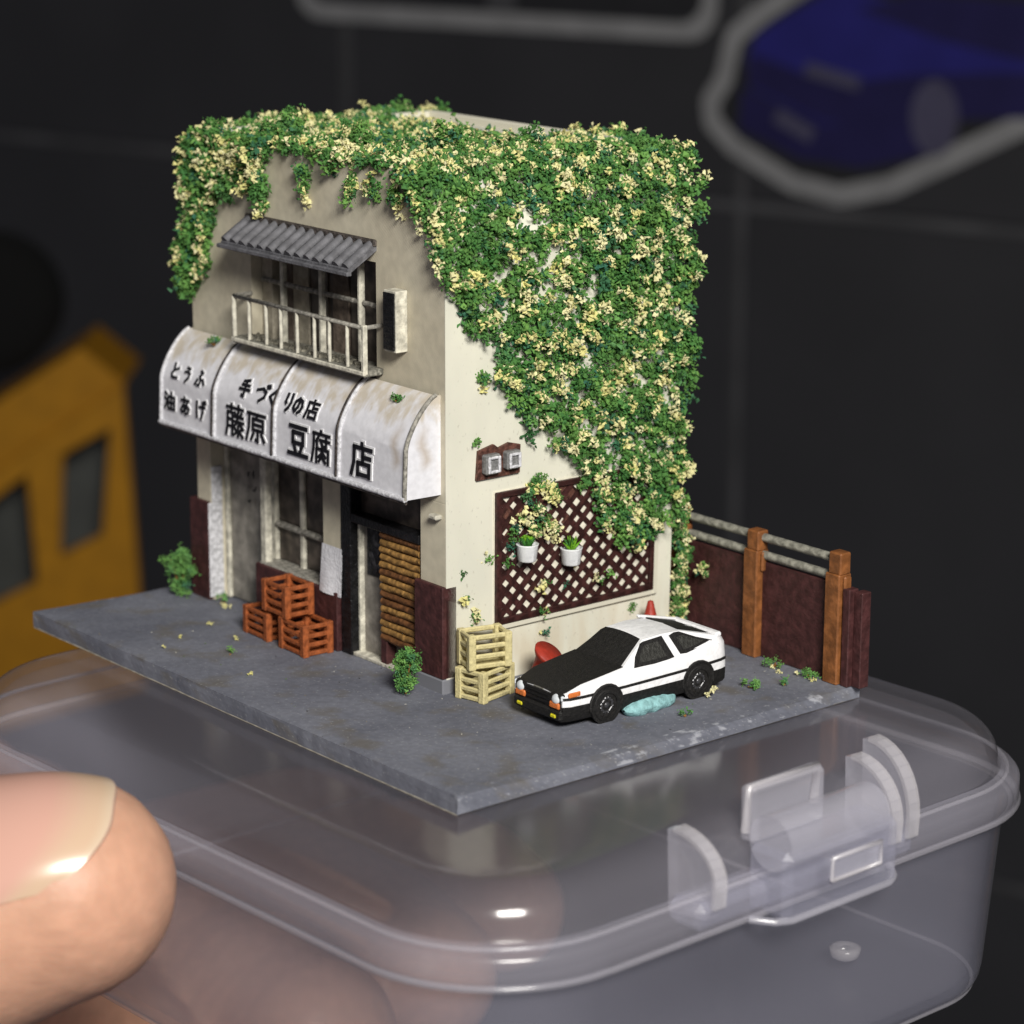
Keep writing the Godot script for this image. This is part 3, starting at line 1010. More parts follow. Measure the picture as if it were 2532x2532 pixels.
func letter(ch: String, x0: float, x1: float, y0: float, y1: float, pen: float, parent: Node3D) -> void:
	var mesh: ArrayMesh = null
	for pass_ in 2:
		var b := MB.new()
		var w: float = pen * (1.0 if pass_ else 1.75)
		var hgt := 0.13 if pass_ else 0.06
		var nudge := Vector2.ZERO if pass_ else Vector2(pen * 0.28, pen * 0.12)
		for s in strokes(ch):
			for i in s.size() - 1:
				var p := Vector2(lerpf(x0, x1, s[i].x), lerpf(y0, y1, s[i].y)) + nudge
				var q := Vector2(lerpf(x0, x1, s[i + 1].x), lerpf(y0, y1, s[i + 1].y)) + nudge
				var d := (q - p).normalized()
				var n := Vector2(-d.y, d.x) * w * 0.5
				p -= d * w * 0.42
				q += d * w * 0.42
				var steps := maxi(1, int((q - p).length() / 0.5))
				for k in steps:
					var pa := p.lerp(q, float(k) / steps)
					var pb := p.lerp(q, float(k + 1) / steps)
					var lo := []
					var hi := []
					for c in [pa - n, pa + n, pb + n, pb - n]:
						var a := awn_at(c.y)
						lo.append(Vector3(c.x, c.y, a[0]) - a[1] * 0.05)
						hi.append(Vector3(c.x, c.y, a[0]) + a[1] * (hgt + 0.004 * i))
					var ref: Vector3 = (lo[0] + lo[2]) * 0.5
					b.quad_out(hi[0], hi[1], hi[2], hi[3], ref)
					for e in 4:
						b.quad_out(lo[e], lo[(e + 1) % 4], hi[(e + 1) % 4], hi[e], ref)
		b.st.generate_normals()
		b.st.set_material(M.letter_black if pass_ else M.letter_edge)
		mesh = b.st.commit(mesh) if mesh else b.st.commit()
	put("painted_character", mesh, null, parent)


func awning(t: Node3D) -> void:
	# curved profile (depth, height) from the wall down to the front edge
	for k in 17:
		var a := PI / 2 * k / 16.0
		awn.append(Vector2(0.25 + 2.5 * pow(sin(a), 1.45), 20.5 - 3.4 * (1.0 - pow(maxf(cos(a), 0.0), 1.45))))
	for k in range(1, 9):
		awn.append(Vector2(2.75 + 0.15 * k / 8.0, 17.1 - 3.3 * k / 8.0))
	var x0 := -30.5
	var x1 := -0.5
	var b := MB.new()
	var n := awn.size()
	var nz := noise(81, 0.4, 3)
	var outf := func(u: float, w: float) -> Vector3:
		var i := clampi(roundi(w * (n - 1)), 0, n - 1)
		var x := lerpf(x0, x1, u)
		return Vector3(x, awn[i].y, awn[i].x + 0.04 * nz.get_noise_2d(x, i * 0.8))
	b.uvf = func(p: Vector3) -> Vector2: return Vector2((p.x + 30.5 - (p.z if p.x > -0.7 else 0.0)) / 30.0, (20.6 - p.y) / 7.0)
	b.grid(outf, 60, n - 1, func(_u, w): return Vector3(0, 1.0 - w, 0.3 + w))
	b.grid(func(u, w):
		var i := clampi(roundi(w * (n - 1)), 0, n - 1)
		return Vector3(lerpf(x0, x1, u), awn[i].y - 0.25 * (1.0 - w), awn[i].x - 0.35 * w - 0.1), 8, n - 1, func(_u, w): return Vector3(0, w - 1.0, -0.3 - w), 6)
	b.quad_dir(Vector3(x0, 13.8, 2.9), Vector3(x1, 13.8, 2.9), Vector3(x1, 13.8, 2.45), Vector3(x0, 13.8, 2.45), Vector3.DOWN)
	for e in [x0, x1]:
		var poly := []
		for p in awn:
			poly.append(Vector2(p.x, p.y))
		poly.append(Vector2(0.0, 13.75))
		poly.append(Vector2(0.0, 20.5))
		b.prism([poly], Vector3(e, 0, 0), Vector3.BACK, Vector3.UP, Vector3.RIGHT, -0.15 if e == x1 else 0.0, 0.0 if e == x1 else 0.15)
	# white paint with a rust-brown wash along the top and a stain near the right end
	var n1 := noise(82, 0.02, 4)
	var n2 := noise(83, 0.05, 4)
	var m := StandardMaterial3D.new()
	m.resource_name = "awning_paint"
	m.albedo_texture = image_tex(1024, 256, func(u, w):
		var c := Color(0.7, 0.7, 0.74) * lerpf(0.93, 1.04, clampf(0.5 + n2.get_noise_2d(u * 900, w * 220), 0, 1))
		var edge := 0.3 + 0.16 * n1.get_noise_2d(u * 700, 5.0) + 0.1 * n2.get_noise_2d(u * 900, w * 60)
		var k := clampf((edge - w) * 9.0, 0, 1) * clampf(0.75 + n2.get_noise_2d(u * 500 + 60, w * 120) * 0.9, 0, 1)
		c = c.lerp(Color(0.5, 0.44, 0.345), k * 0.85)
		var st := clampf(1.0 - absf(u - 0.955 - 0.012 * n1.get_noise_2d(3.0, w * 200)) / 0.022, 0, 1) * clampf((w - 0.2) * 4.0, 0, 1) * clampf((0.74 - w) * 9.0, 0, 1)
		return c.lerp(Color(0.36, 0.275, 0.18), st * 0.6))
	m.roughness = 0.5
	m.metallic_specular = 0.4
	var a := obj("awning", b, m, t)
	# ribs along the seams, and the lower edge roll
	for x in [-30.4, -23.3, -15.7, -8.0, -0.6]:
		var r := MB.new()
		var path := PackedVector3Array()
		for p in awn:
			path.append(Vector3(x, p.y + 0.03, p.x + 0.05))
		r.tube(path, 0.15, 8)
		obj("awning_rib", r, M.silver_paint if x != -0.6 else M.weathered_light if M.has("weathered_light") else paint("weathered_light", lin(0.42, 0.4, 0.35), 0.6, 0.6, 2.2, 0.003, 88), a)
		if x > -30 and x < -1:
			r = MB.new()
			for i in path.size():
				path[i] += Vector3(-0.2, 0, 0.02)
			r.tube(path, 0.16, 6)
			obj("rib_seam", r, M.weathered_dark if M.has("weathered_dark") else paint("weathered_dark", lin(0.12, 0.1, 0.09), 0.7, 0.5, 2.0, 0.004, 85), a)
	var lo := MB.new()
	var edge := PackedVector3Array()
	for k in 31:
		edge.append(Vector3(lerpf(x0, x1, k / 30.0), 13.85 + 0.04 * nz.get_noise_2d(k * 3.0, 9.0), 2.95))
	lo.tube(edge, 0.2, 8)
	obj("awning_edge", lo, M.silver_paint, a)
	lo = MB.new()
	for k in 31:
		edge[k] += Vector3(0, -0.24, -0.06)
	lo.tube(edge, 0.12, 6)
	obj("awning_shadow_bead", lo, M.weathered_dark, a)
	# lettering
	var P := 0.17
	letter("to", -29.4, -28.2, 17.35, 18.35, P, a)
	letter("u", -27.75, -26.6, 17.3, 18.35, P, a)
	letter("fu", -26.1, -24.75, 17.25, 18.35, P, a)
	letter("abura", -29.9, -28.45, 14.95, 16.3, 0.16, a)
	letter("a", -27.8, -26.45, 14.95, 16.25, P, a)
	letter("ge", -25.75, -24.4, 14.95, 16.3, P, a)
	letter("te", -20.45, -19.15, 17.45, 18.6, 0.2, a)
	letter("zu", -18.4, -16.9, 17.45, 18.6, 0.2, a)
	letter("ku", -16.9, -15.75, 17.4, 18.5, 0.2, a)
	letter("ri", -15.0, -13.75, 17.4, 18.55, 0.2, a)
	letter("no", -13.8, -12.55, 17.4, 18.5, 0.2, a)
	letter("ten", -12.25, -10.8, 17.35, 18.5, 0.17, a)
	letter("fuji", -21.75, -19.5, 14.5, 16.75, 0.19, a)
	letter("hara", -19.15, -16.75, 14.55, 16.7, 0.2, a)
	letter("mame", -14.0, -11.6, 14.5, 16.7, 0.27, a)
	letter("fu_rot", -11.2, -9.0, 14.5, 16.75, 0.19, a)
	letter("ten", -6.55, -4.2, 14.5, 16.75, 0.27, a)


func balcony(t: Node3D) -> void:
	# recessed upper window with dark panes and thin posts
	var win := obj("upper_window", mbx(-22.6, -7.4, 20.6, 28.5, -2.2, -1.9, 0.0), M.dark_glass, t)
	paint("curtain_pale", lin(0.42, 0.38, 0.3), 0.8, 0.8, 5.0, 0.003, 86)
	paint("shutter_brown", lin(0.16, 0.125, 0.1), 0.7, 0.7, 5.0, 0.003, 87)
	for r in [[-22.2, -19.9, M.shutter_brown], [-19.8, -17.9, M.curtain_pale], [-17.5, -15.6, M.dark_glass], [-15.0, -13.1, M.shutter_brown], [-12.8, -9.6, M.dark_glass]]:
		obj("window_pane", mbx(r[0], r[1], 20.8, 28.2, -1.9, -1.75, 0.02), r[2], win)
	obj("window_jamb", mbx(-22.5, -21.2, 20.7, 28.3, -1.75, -0.9, 0.05), M.curtain_pale, win)
	for x in [-19.6, -14.9, -10.3]:
		obj("window_post", mbx(x - 0.18, x + 0.18, 20.7, 28.3, -1.05, -0.55, 0.1), M.white_frame, win)
	obj("window_bar", mbx(-22.4, -7.6, 25.0, 25.35, -1.0, -0.7, 0.1), M.weathered_light, win)
	obj("window_floor", mbx(-22.5, -7.5, 20.4, 20.95, -1.9, 0.05, 0.02), M.weathered, win)
	# balcony with rail and balusters
	var deck := obj("balcony", mbx(-22.6, -6.7, 20.85, 21.3, 0.0, 1.65, 0.06), M.weathered, t)
	obj("deck_edge", mbx(-22.65, -6.65, 20.95, 21.25, 1.5, 1.75, 0.06), M.white_frame, deck)
	var r := MB.new()
	r.tube(PackedVector3Array([Vector3(-22.5, 24.2, -0.02), Vector3(-22.5, 24.2, 1.5), Vector3(-6.85, 24.2, 1.5), Vector3(-6.85, 24.2, -0.02)]), 0.16, 8)
	obj("hand_rail", r, M.weathered_light if M.has("weathered_light") else paint("weathered_light", lin(0.42, 0.4, 0.35), 0.6, 0.6, 2.2, 0.003, 88), deck)
	for k in 9:
		var x := lerpf(-22.5, -6.85, k / 8.0) + (0.0 if k in [0, 8] else 0.1 * sin(k * 4.0))
		var w := 0.18 if k in [0, 8] else 0.135
		var m := MB.new()
		m.tube(PackedVector3Array([Vector3(x, 21.2, 1.5), Vector3(x + 0.03 * sin(k * 7.0), 22.6, 1.5), Vector3(x, 24.2, 1.5)]), w, 7)
		obj("baluster", m, M.white_frame, deck)
	var side := MB.new()
	side.bx(-7.02, -6.68, 21.0, 24.4, 1.32, 1.7, 0.06)
	obj("corner_post", side, M.white_frame, deck)
	# ballast crumbs on the deck
	rng.seed = 402
	var crumbs := MB.new()
	for k in 60:
		var c := Vector3(rng.randf_range(-21.8, -7.6), 21.33, rng.randf_range(0.2, 1.3))
		crumbs.box(c, Vector3(0.2 + rng.randf() * 0.4, 0.16 + rng.randf() * 0.25, 0.2 + rng.randf() * 0.3), 0.05, rot_any())
	var co := obj("crumbs", crumbs, M.debris, deck)
	co.set_meta("kind", "stuff")
	# tiled canopy over the window
	var can := MB.new()
	var e1 := Vector3(0, -0.62, 1.0).normalized()
	can.prism([[Vector2(0.0, 29.6), Vector2(2.35, 28.15), Vector2(2.35, 27.8), Vector2(0.0, 29.2)]], Vector3(-22.7, 0, 0), Vector3.BACK, Vector3.UP, Vector3.RIGHT, 0.0, 15.3)
	var canopy := obj("tiled_canopy", can, M.grey_tile, t)
	for k in 14:
		var x := -22.3 + k * 1.115
		var m := MB.new()
		var jitter := rng.randf_range(-0.06, 0.06)
		m.tube(PackedVector3Array([Vector3(x, 29.62, -0.02), Vector3(x + jitter * 0.3, 28.9, 1.2), Vector3(x + jitter, 28.22, 2.3 + jitter)]), 0.37, 10)
		obj("roof_tile", m, M.grey_tile, canopy)
	obj("canopy_ridge", mbx(-22.8, -7.3, 29.45, 29.95, -0.02, 0.3, 0.1), M.weathered_dark, canopy)
	var lip := MB.new()
	lip.bx(-22.95, -7.2, 27.72, 28.02, 2.2, 2.6, 0.06)
	obj("canopy_lip", lip, M.grey_tile, canopy)
	# projecting sign: black face, white sides
	var sign_ := obj("projecting_sign", mbx(-5.35, -4.0, 22.85, 27.0, 0.0, 0.98, 0.05), M.white_frame, t)
	var sf := MB.new()
	sf.bx(-5.3, -4.1, 23.0, 26.85, 0.97, 1.1, 0.04)
	obj("sign_face", sf, M.black_paint, sign_)
	for k in 9:
		obj("sign_ridge", mbx(-5.2, -4.25, 23.25 + k * 0.4, 23.42 + k * 0.4, 1.08, 1.15, 0.02), M.black_gloss, sign_)


func side_wall_fittings(t: Node3D) -> void:
	# trellis in a cream surround on the side wall; z runs back, so Forward is the first axis
	var f := Vector3.FORWARD
	var up := Vector3.UP
	var ex := Vector3.RIGHT
	for r in [[18.35, 18.8, 3.65, 13.4], [4.1, 18.35, 3.65, 4.05]]:
		var s := MB.new()
		s.warp = lean
		s.bx(-0.1, 0.24, r[2], r[3], -r[1], -r[0], 0.07)
		obj("trellis_surround", s, M.side, t)
	paint("trellis_back", lin(0.78, 0.74, 0.62), 0.7, 0.9, 5.0, 0.002, 89)
	var back := MB.new()
	back.warp = lean
	back.bx(-0.05, 0.035, 4.0, 13.4, -18.4, -4.05, 0.0)
	var tr := obj("trellis", back, M.trellis_back, t)
	for r in [[4.1, 4.55, 4.05, 13.35], [17.95, 18.35, 4.05, 13.35], [4.5, 18.0, 4.05, 4.5], [4.5, 18.0, 12.95, 13.35]]:
		var s := MB.new()
		s.warp = lean
		s.bx(0.0, 0.34, r[2], r[3], -r[1], -r[0], 0.06)
		obj("trellis_frame", s, M.trellis_brown, tr)
	var rect := PackedVector2Array([Vector2(4.3, 4.2), Vector2(18.1, 4.2), Vector2(18.1, 13.2), Vector2(4.3, 13.2)])
	rng.seed = 808
	for dir in 2:
		var d := Vector2(0.72, 0.69) if dir else Vector2(0.72, -0.69)
		var n := Vector2(-d.y, d.x)
		for k in range(-16, 17):
			var mid := Vector2(11.2, 8.7) + n * (k * 0.86 + rng.randf_range(-0.04, 0.04))
			var w := 0.2 + rng.randf_range(-0.02, 0.03)
			var strip := PackedVector2Array([mid - d * 14 - n * w, mid + d * 14 - n * w, mid + d * 14 + n * w, mid - d * 14 + n * w])
			var got := Geometry2D.intersect_polygons(strip, rect)
			if got.is_empty():
				continue
			var s := MB.new()
			s.warp = lean
			s.prism([Array(got[0])], Vector3.ZERO, f, up, ex, 0.04 + 0.07 * dir, 0.115 + 0.08 * dir)
			obj("trellis_slat", s, M.trellis_brown, tr)
	# cells that the paint has filled, towards the top
	for k in 16:
		var c := Vector2(rng.randf_range(5.0, 11.5), rng.randf_range(9.8, 12.9))
		var s := MB.new()
		s.warp = lean
		s.prism([[c + Vector2(-0.5, 0), c + Vector2(0, -0.5), c + Vector2(0.5, 0), c + Vector2(0, 0.5)]], Vector3.ZERO, f, up, ex, 0.0, 0.1 + 0.004 * k)
		obj("filled_cell", s, M.brown_board, tr)
	# meter boxes on a brown board
	var bd := MB.new()
	bd.warp = lean
	bd.prism([[Vector2(2.45, 14.45), Vector2(6.1, 14.5), Vector2(6.15, 16.45), Vector2(5.2, 16.7), Vector2(4.3, 16.45), Vector2(3.9, 16.75), Vector2(2.6, 16.45)]], Vector3.ZERO, f, up, ex, 0.0, 0.22)
	var board := obj("meter_board", bd, M.brown_board, t)
	for r in [[2.85, 4.1, 14.85, 16.2], [4.65, 5.85, 14.95, 16.2]]:
		var m := MB.new()
		m.bx(0.2, 0.8, r[2], r[3], -r[1], -r[0], 0.1)
		var box := obj("meter_box", m, M.meter_grey, board)
		for q in [[r[0] + 0.1, r[0] + 0.3, r[2] + 0.1, r[3] - 0.1], [r[1] - 0.3, r[1] - 0.1, r[2] + 0.1, r[3] - 0.1], [r[0] + 0.3, r[1] - 0.3, r[2] + 0.1, r[2] + 0.3], [r[0] + 0.3, r[1] - 0.3, r[3] - 0.3, r[3] - 0.1]]:
			obj("meter_rim", mbx(0.78, 0.98, q[2], q[3], -q[1], -q[0], 0.06), M.silver_paint, board)


func fence() -> void:
	var t := thing("fence", "brown panel fence with orange posts and grey rails behind the car", "fence", Vector3(41.0, -0.1, -34.3), -0.005)
	for r in [[-8.15, 8.2, 9.3], [-0.35, 7.8, 9.2], [7.55, 7.8, 9.3]]:
		var m := MB.new()
		m.bx(r[0] - 0.68, r[0] + 0.68, 0.0, r[1], -0.6, 0.6, 0.09)
		var post := obj("fence_post", m, M.orange_wood, t)
		m = MB.new()
		m.bx(r[0] - 0.46, r[0] + 0.7, r[1] - 0.05, r[2], -0.5, 0.52, 0.1)
		obj("post_top", m, M.orange_wood, post)
		m = MB.new()
		m.bx(r[0] + 0.66, r[0] + 0.95, r[1] - 1.5, r[1] - 0.1, -0.4, 0.3, 0.12)
		obj("post_bracket", m, M.orange_wood, post)
	for x in [[-7.5, -1.0], [0.3, 6.9]]:
		var m := MB.new()
		m.bx(x[0], x[1], 0.05, 7.0, -0.35, 0.0, 0.05)
		obj("fence_panel", m, M.maroon, t)
		for y in [7.45, 8.7]:
			var path := PackedVector3Array()
			for k in 9:
				path.append(Vector3(lerpf(x[0] - 0.1, x[1] + 0.3, k / 8.0), y, -0.1))
			m = MB.new()
			m.tube(path, 0.31, 9)
			obj("fence_rail", m, M.rail if M.has("rail") else paint("rail", lin(0.4, 0.39, 0.33), 0.55, 0.6, 3.5, 0.001, 90), t)
	var m := MB.new()
	m.bx(8.35, 9.0, 0.0, 6.9, -0.55, 0.35, 0.06)
	obj("end_board", m, M.maroon, t)
	m = MB.new()
	m.bx(9.0, 9.75, 0.0, 6.75, -1.0, -0.1, 0.06)
	obj("end_board", m, M.maroon, t)


# a pinch of coloured foam: small crumbs stuck together
func clump(seed_: int, n: int, spread: float, lo: float, hi: float) -> ArrayMesh:
	var r := RandomNumberGenerator.new()
	r.seed = seed_
	var b := MB.new()
	for k in n:
		var c := Vector3(r.randfn(), r.randfn(), r.randfn()) * spread * 0.5
		# one ragged flake: a bent four-sided scrap with a little thickness
		var s := r.randf_range(lo, hi) * 1.35
		var bas := Basis(Vector3(r.randfn(), r.randfn(), r.randfn()).normalized(), r.randf() * TAU)
		var rim := []
		for e in 4:
			var a := TAU * (e + r.randf_range(-0.3, 0.3)) / 4.0
			rim.append(c + bas * Vector3(cos(a) * r.randf_range(0.6, 1.15), r.randf_range(-0.3, 0.3), sin(a) * r.randf_range(0.5, 1.0)) * s)
		var hi_p := c + bas.y * s * 0.42
		var lo_p := c - bas.y * s * 0.3
		for e in 4:
			b.tri_out(hi_p, rim[e], rim[(e + 1) % 4], c)
			b.tri_out(lo_p, rim[e], rim[(e + 1) % 4], c)
	return b.mesh()


var foam_green := []
var foam_yellow := []


func green() -> Color:
	var c := Color(0.045, 0.15, 0.036).lerp(Color(0.14, 0.29, 0.065), pow(rng.randf(), 1.2))
	if rng.randf() < 0.22:
		c = c.lerp(Color(0.03, 0.12, 0.075), rng.randf())
	return c * rng.randf_range(0.75, 1.15)


func yellow() -> Color:
	return Color(0.65, 0.61, 0.23).lerp(Color(0.74, 0.7, 0.42), rng.randf()) * rng.randf_range(0.82, 1.05)


func ivy() -> void:
	for k in 4:
		foam_green.append(clump(500 + k, 32, 0.46, 0.095, 0.19))
		foam_yellow.append(clump(600 + k, 14, 0.34, 0.085, 0.18))
	var o := Vector3(33.667, -0.1, -12.163)
	var t := thing("ivy", "green foam ivy with yellow flecks over the roof and side wall of the shop", "ivy", o, -0.0112)
	rng.seed = 777
	var lump := noise(91, 0.16, 2)
	var gap := noise(92, 0.42, 2)
	var spots := []   # [position, normal, allow big]
	var side := PackedVector2Array([Vector2(-0.3, 31), Vector2(-0.3, 29.4), Vector2(0, 27.8), Vector2(1.4, 26.4), Vector2(1.7, 24.8), Vector2(3.0, 23.5), Vector2(3.7, 20.9), Vector2(5.3, 19.4), Vector2(6.4, 18.0), Vector2(8.3, 17.6), Vector2(8.7, 16.2), Vector2(11.0, 15.0), Vector2(11.4, 13), Vector2(12.4, 11.4), Vector2(13.2, 9.8), Vector2(15.4, 8.1), Vector2(17.3, 8.0), Vector2(18.3, 9.3), Vector2(19.2, 9.6), Vector2(20.9, 9.0), Vector2(21.6, 31), Vector2(10, 31)])
	var stepw := 0.58
	var z := -0.4
	while z < 21.4:
		var y := 7.5
		while y < 31.0:
			var p := Vector2(z + rng.randf_range(-0.3, 0.3), y + rng.randf_range(-0.3, 0.3))
			if Geometry2D.is_point_in_polygon(p, side) and gap.get_noise_2d(p.x * 2.2, p.y * 1.5) < 0.17:
				spots.append([Vector3(0.1 + (0.25 if p.y < 13.6 and p.x > 4 else 0.0), p.y, -p.x), Vector3.RIGHT])
			y += stepw
		z += stepw
	# chamfered and flat roof, both sides
	z = -0.2
	while z < 21.4:
		var s := 0.0
		while s < 36.0:
			var q := s + rng.randf_range(-0.3, 0.3)
			var zz := z + rng.randf_range(-0.3, 0.3)
			var p: Vector3
			var n: Vector3
			if q < 5.6:
				var a := q / 5.6
				var bul := sin(a * PI) * 0.55
				n = Vector3(0.77, 0.64, 0)
				p = Vector3(-3.6 * a, 30.6 + 4.3 * a, -zz) + n * (bul + 1.5 * sin(a * PI) * clampf((zz - 2.0) / 12.0, 0, 1))
			elif q < 29.0:
				p = Vector3(-3.6 - (q - 5.6), 34.9, -zz)
				n = Vector3.UP
			else:
				var a := (q - 29.0) / 7.0
				n = Vector3(-0.77, 0.64, 0)
				p = Vector3(-27.0 - 3.3 * a, 34.9 - 4.3 * a, -zz) + n * 1.9 * sin(a * PI)
			var bare := p.x < -9.5 and p.x > -27.5 and zz > 14.8 and n.y > 0.9
			if not bare and gap.get_noise_2d(p.x * 1.7 + 50, zz * 1.2) < 0.45:
				spots.append([p, n])
			s += stepw
		z += stepw
	# front wall: hanging masses at both upper corners, a fringe along the top
	var left := PackedVector2Array([Vector2(-30.6, 31), Vector2(-30.4, 34.0), Vector2(-29.4, 35.2), Vector2(-18.6, 35.2), Vector2(-20.4, 33.6), Vector2(-20.0, 32.2), Vector2(-20.6, 31.0), Vector2(-21.6, 32.2), Vector2(-22.3, 31.4), Vector2(-24.0, 32.0), Vector2(-24.8, 30.6), Vector2(-25.6, 31.2), Vector2(-26.6, 30.2), Vector2(-27.0, 28.6), Vector2(-27.8, 26), Vector2(-28.9, 24.2), Vector2(-29.8, 23.2), Vector2(-30.6, 24.2)])
	var rightp := PackedVector2Array([Vector2(-4.6, 35.3), Vector2(-3.6, 35.3), Vector2(0.4, 31), Vector2(0.4, 29.2), Vector2(-0.2, 29.4), Vector2(-1.0, 31.0), Vector2(-2.2, 32.0), Vector2(-3.0, 33.4), Vector2(-3.8, 34.5), Vector2(-4.6, 34.7)])
	var yy := 23.0
	while yy < 35.6:
		var x := -31.0
		while x < 0.8:
			var p := Vector2(x + rng.randf_range(-0.25, 0.25), yy + rng.randf_range(-0.25, 0.25))
			if Geometry2D.is_point_in_polygon(p, left) or Geometry2D.is_point_in_polygon(p, rightp):
				spots.append([Vector3(p.x, p.y, 0.1), Vector3.BACK])
			x += 0.48
		yy += 0.48
	# left wall, seen as an outline
	yy = 23.2
	while yy < 31.0:
		var zz := -0.2
		while zz < 6.0:
			if rng.randf() < 0.8:
				spots.append([Vector3(-30.4, yy, -zz), Vector3.LEFT])
			zz += 0.6
		yy += 0.55
	# tufts: fringe below the front edge, bumps on the roof edge, strand over the trellis, trail down the fence post
	var tufts := [[-15.4, 33.5, 0.2, 0.55, 8], [-15.2, 32.7, 0.2, 0.35, 4], [-9.8, 33.4, 0.2, 0.5, 7], [-10.2, 32.5, 0.2, 0.3, 3], [-7.2, 33.1, 0.2, 0.5, 7], [-4.9, 33.0, 0.2, 0.45, 6], [-12.2, 34.2, 0.2, 0.35, 4], [-20.6, 30.6, 0.2, 0.5, 6], [-19.9, 36.1, -1.6, 0.95, 34], [-21.4, 35.6, -1.4, 0.7, 16], [-12.8, 36.2, -2.6, 0.8, 26], [-8.0, 36.2, -6.5, 1.0, 30], [-16.0, 35.5, -3.0, 0.7, 14], [-26.5, 35.2, 0.0, 0.7, 14], [-6.0, 35.8, -12.0, 0.8, 18], [-2.6, 35.0, -16.0, 0.8, 18]]
	for u in tufts:
		for k in u[4]:
			spots.append([Vector3(u[0], u[1], u[2]) + Vector3(rng.randfn(), rng.randfn(), rng.randfn()) * u[3] * 0.5, Vector3.ZERO])
	for u in [[7.2, 14.1], [7.0, 13.6], [6.6, 13.0], [8.2, 13.2], [8.9, 12.9], [9.4, 12.6], [6.9, 12.2], [7.3, 11.6], [7.0, 11.0], [8.2, 10.9], [6.4, 10.9], [8.6, 10.5], [5.7, 10.6], [7.6, 10.3], [7.9, 6.6], [10.4, 7.0], [10.2, 6.3], [12.9, 6.0], [13.6, 6.3], [8.6, 4.6], [8.9, 4.4], [5.0, 8.2], [5.2, 9.8]]:
		for k in (3 if u[1] > 12.4 else 2 if u[1] > 9.5 else 1):
			spots.append([Vector3(0.42, u[1], -u[0]) + Vector3(rng.randfn() * 0.2, rng.randfn() * 0.28, rng.randfn() * 0.28), Vector3.ZERO])
	for k in 90:
		var y2 := 0.6 + pow(rng.randf(), 0.8) * 8.6
		spots.append([Vector3(0.15 + 0.45 * sin(y2 * 1.3) * 0.7 + rng.randfn() * 0.22, y2, -21.0 + rng.randfn() * 0.25), Vector3.ZERO])
	for k in 26:
		spots.append([Vector3(0.3 + rng.randfn() * 0.5, 9.4 + rng.randfn() * 0.6, -20.6 + rng.randfn() * 0.3), Vector3.ZERO])
	for u in [[2.0, 5.6], [1.4, 5.0], [2.4, 5.2]]:
		spots.append([Vector3(u[0], u[1], -21.6), Vector3.ZERO])
	for u in [[1.7, 6.3, 1], [2.2, 5.0, 1], [3.4, 9.0, 1], [16.6, 3.1, 2], [8.3, 2.6, 1], [1.5, 8.0, 1], [7.0, 17.0, 1], [3.0, 21.5, 2], [2.9, 21.2, 2], [2.6, 17.0, 1]]:
		for k in u[2]:
			spots.append([Vector3(0.12, u[1] + rng.randfn() * 0.1, -u[0] + rng.randfn() * 0.1), Vector3.ZERO])
	var xf := [[], [], [], []]
	var cl := [[], [], [], []]
	var yx := [[], [], [], []]
	var yc := [[], [], [], []]
	var fleck := noise(93, 0.3, 2)
	for s in spots:
		var p: Vector3 = lean(s[0])
		var n: Vector3 = s[1]
		var thick := 0.0
		if n != Vector3.ZERO:
			thick = clampf(0.45 + 1.0 * lump.get_noise_3d(p.x * 1.4, p.y * 1.4, p.z * 1.4), 0.02, 1.3) * (0.4 if n.y > 0.9 else 1.0)
		for layer in (2 if thick > 0.5 else 1):
			var v := rng.randi() % 4
			var sc := rng.randf_range(0.75, 1.2) * (1.0 if n != Vector3.ZERO else 0.62 if p.y < 15.0 else 0.85)
			xf[v].append(Transform3D(rot_any().scaled(Vector3.ONE * sc), p + n * thick * (1.0 if layer == 0 else 0.35) + Vector3(rng.randfn(), rng.randfn(), rng.randfn()) * 0.08))
			cl[v].append(green())
		var f := fleck.get_noise_3d(p.x, p.y, p.z)
		if rng.randf() < 0.27 + 0.36 * maxf(f, 0.0):
			var cnt := 1 + (1 if rng.randf() < 0.35 else 0) + (2 if rng.randf() < 0.07 else 0)
			for k in cnt:
				var v := rng.randi() % 4
				yx[v].append(Transform3D(rot_any().scaled(Vector3.ONE * rng.randf_range(0.75, 1.3)), p + n * (thick + 0.34) + Vector3(rng.randfn(), rng.randfn(), rng.randfn()) * 0.16 + (Vector3.DOWN * 0.32 * k)))
				yc[v].append(yellow())
	for v in 4:
		copies("foliage", foam_green[v], M.flock, xf[v], cl[v], t)
		copies("yellow_flecks", foam_yellow[v], M.flock, yx[v], yc[v], t)


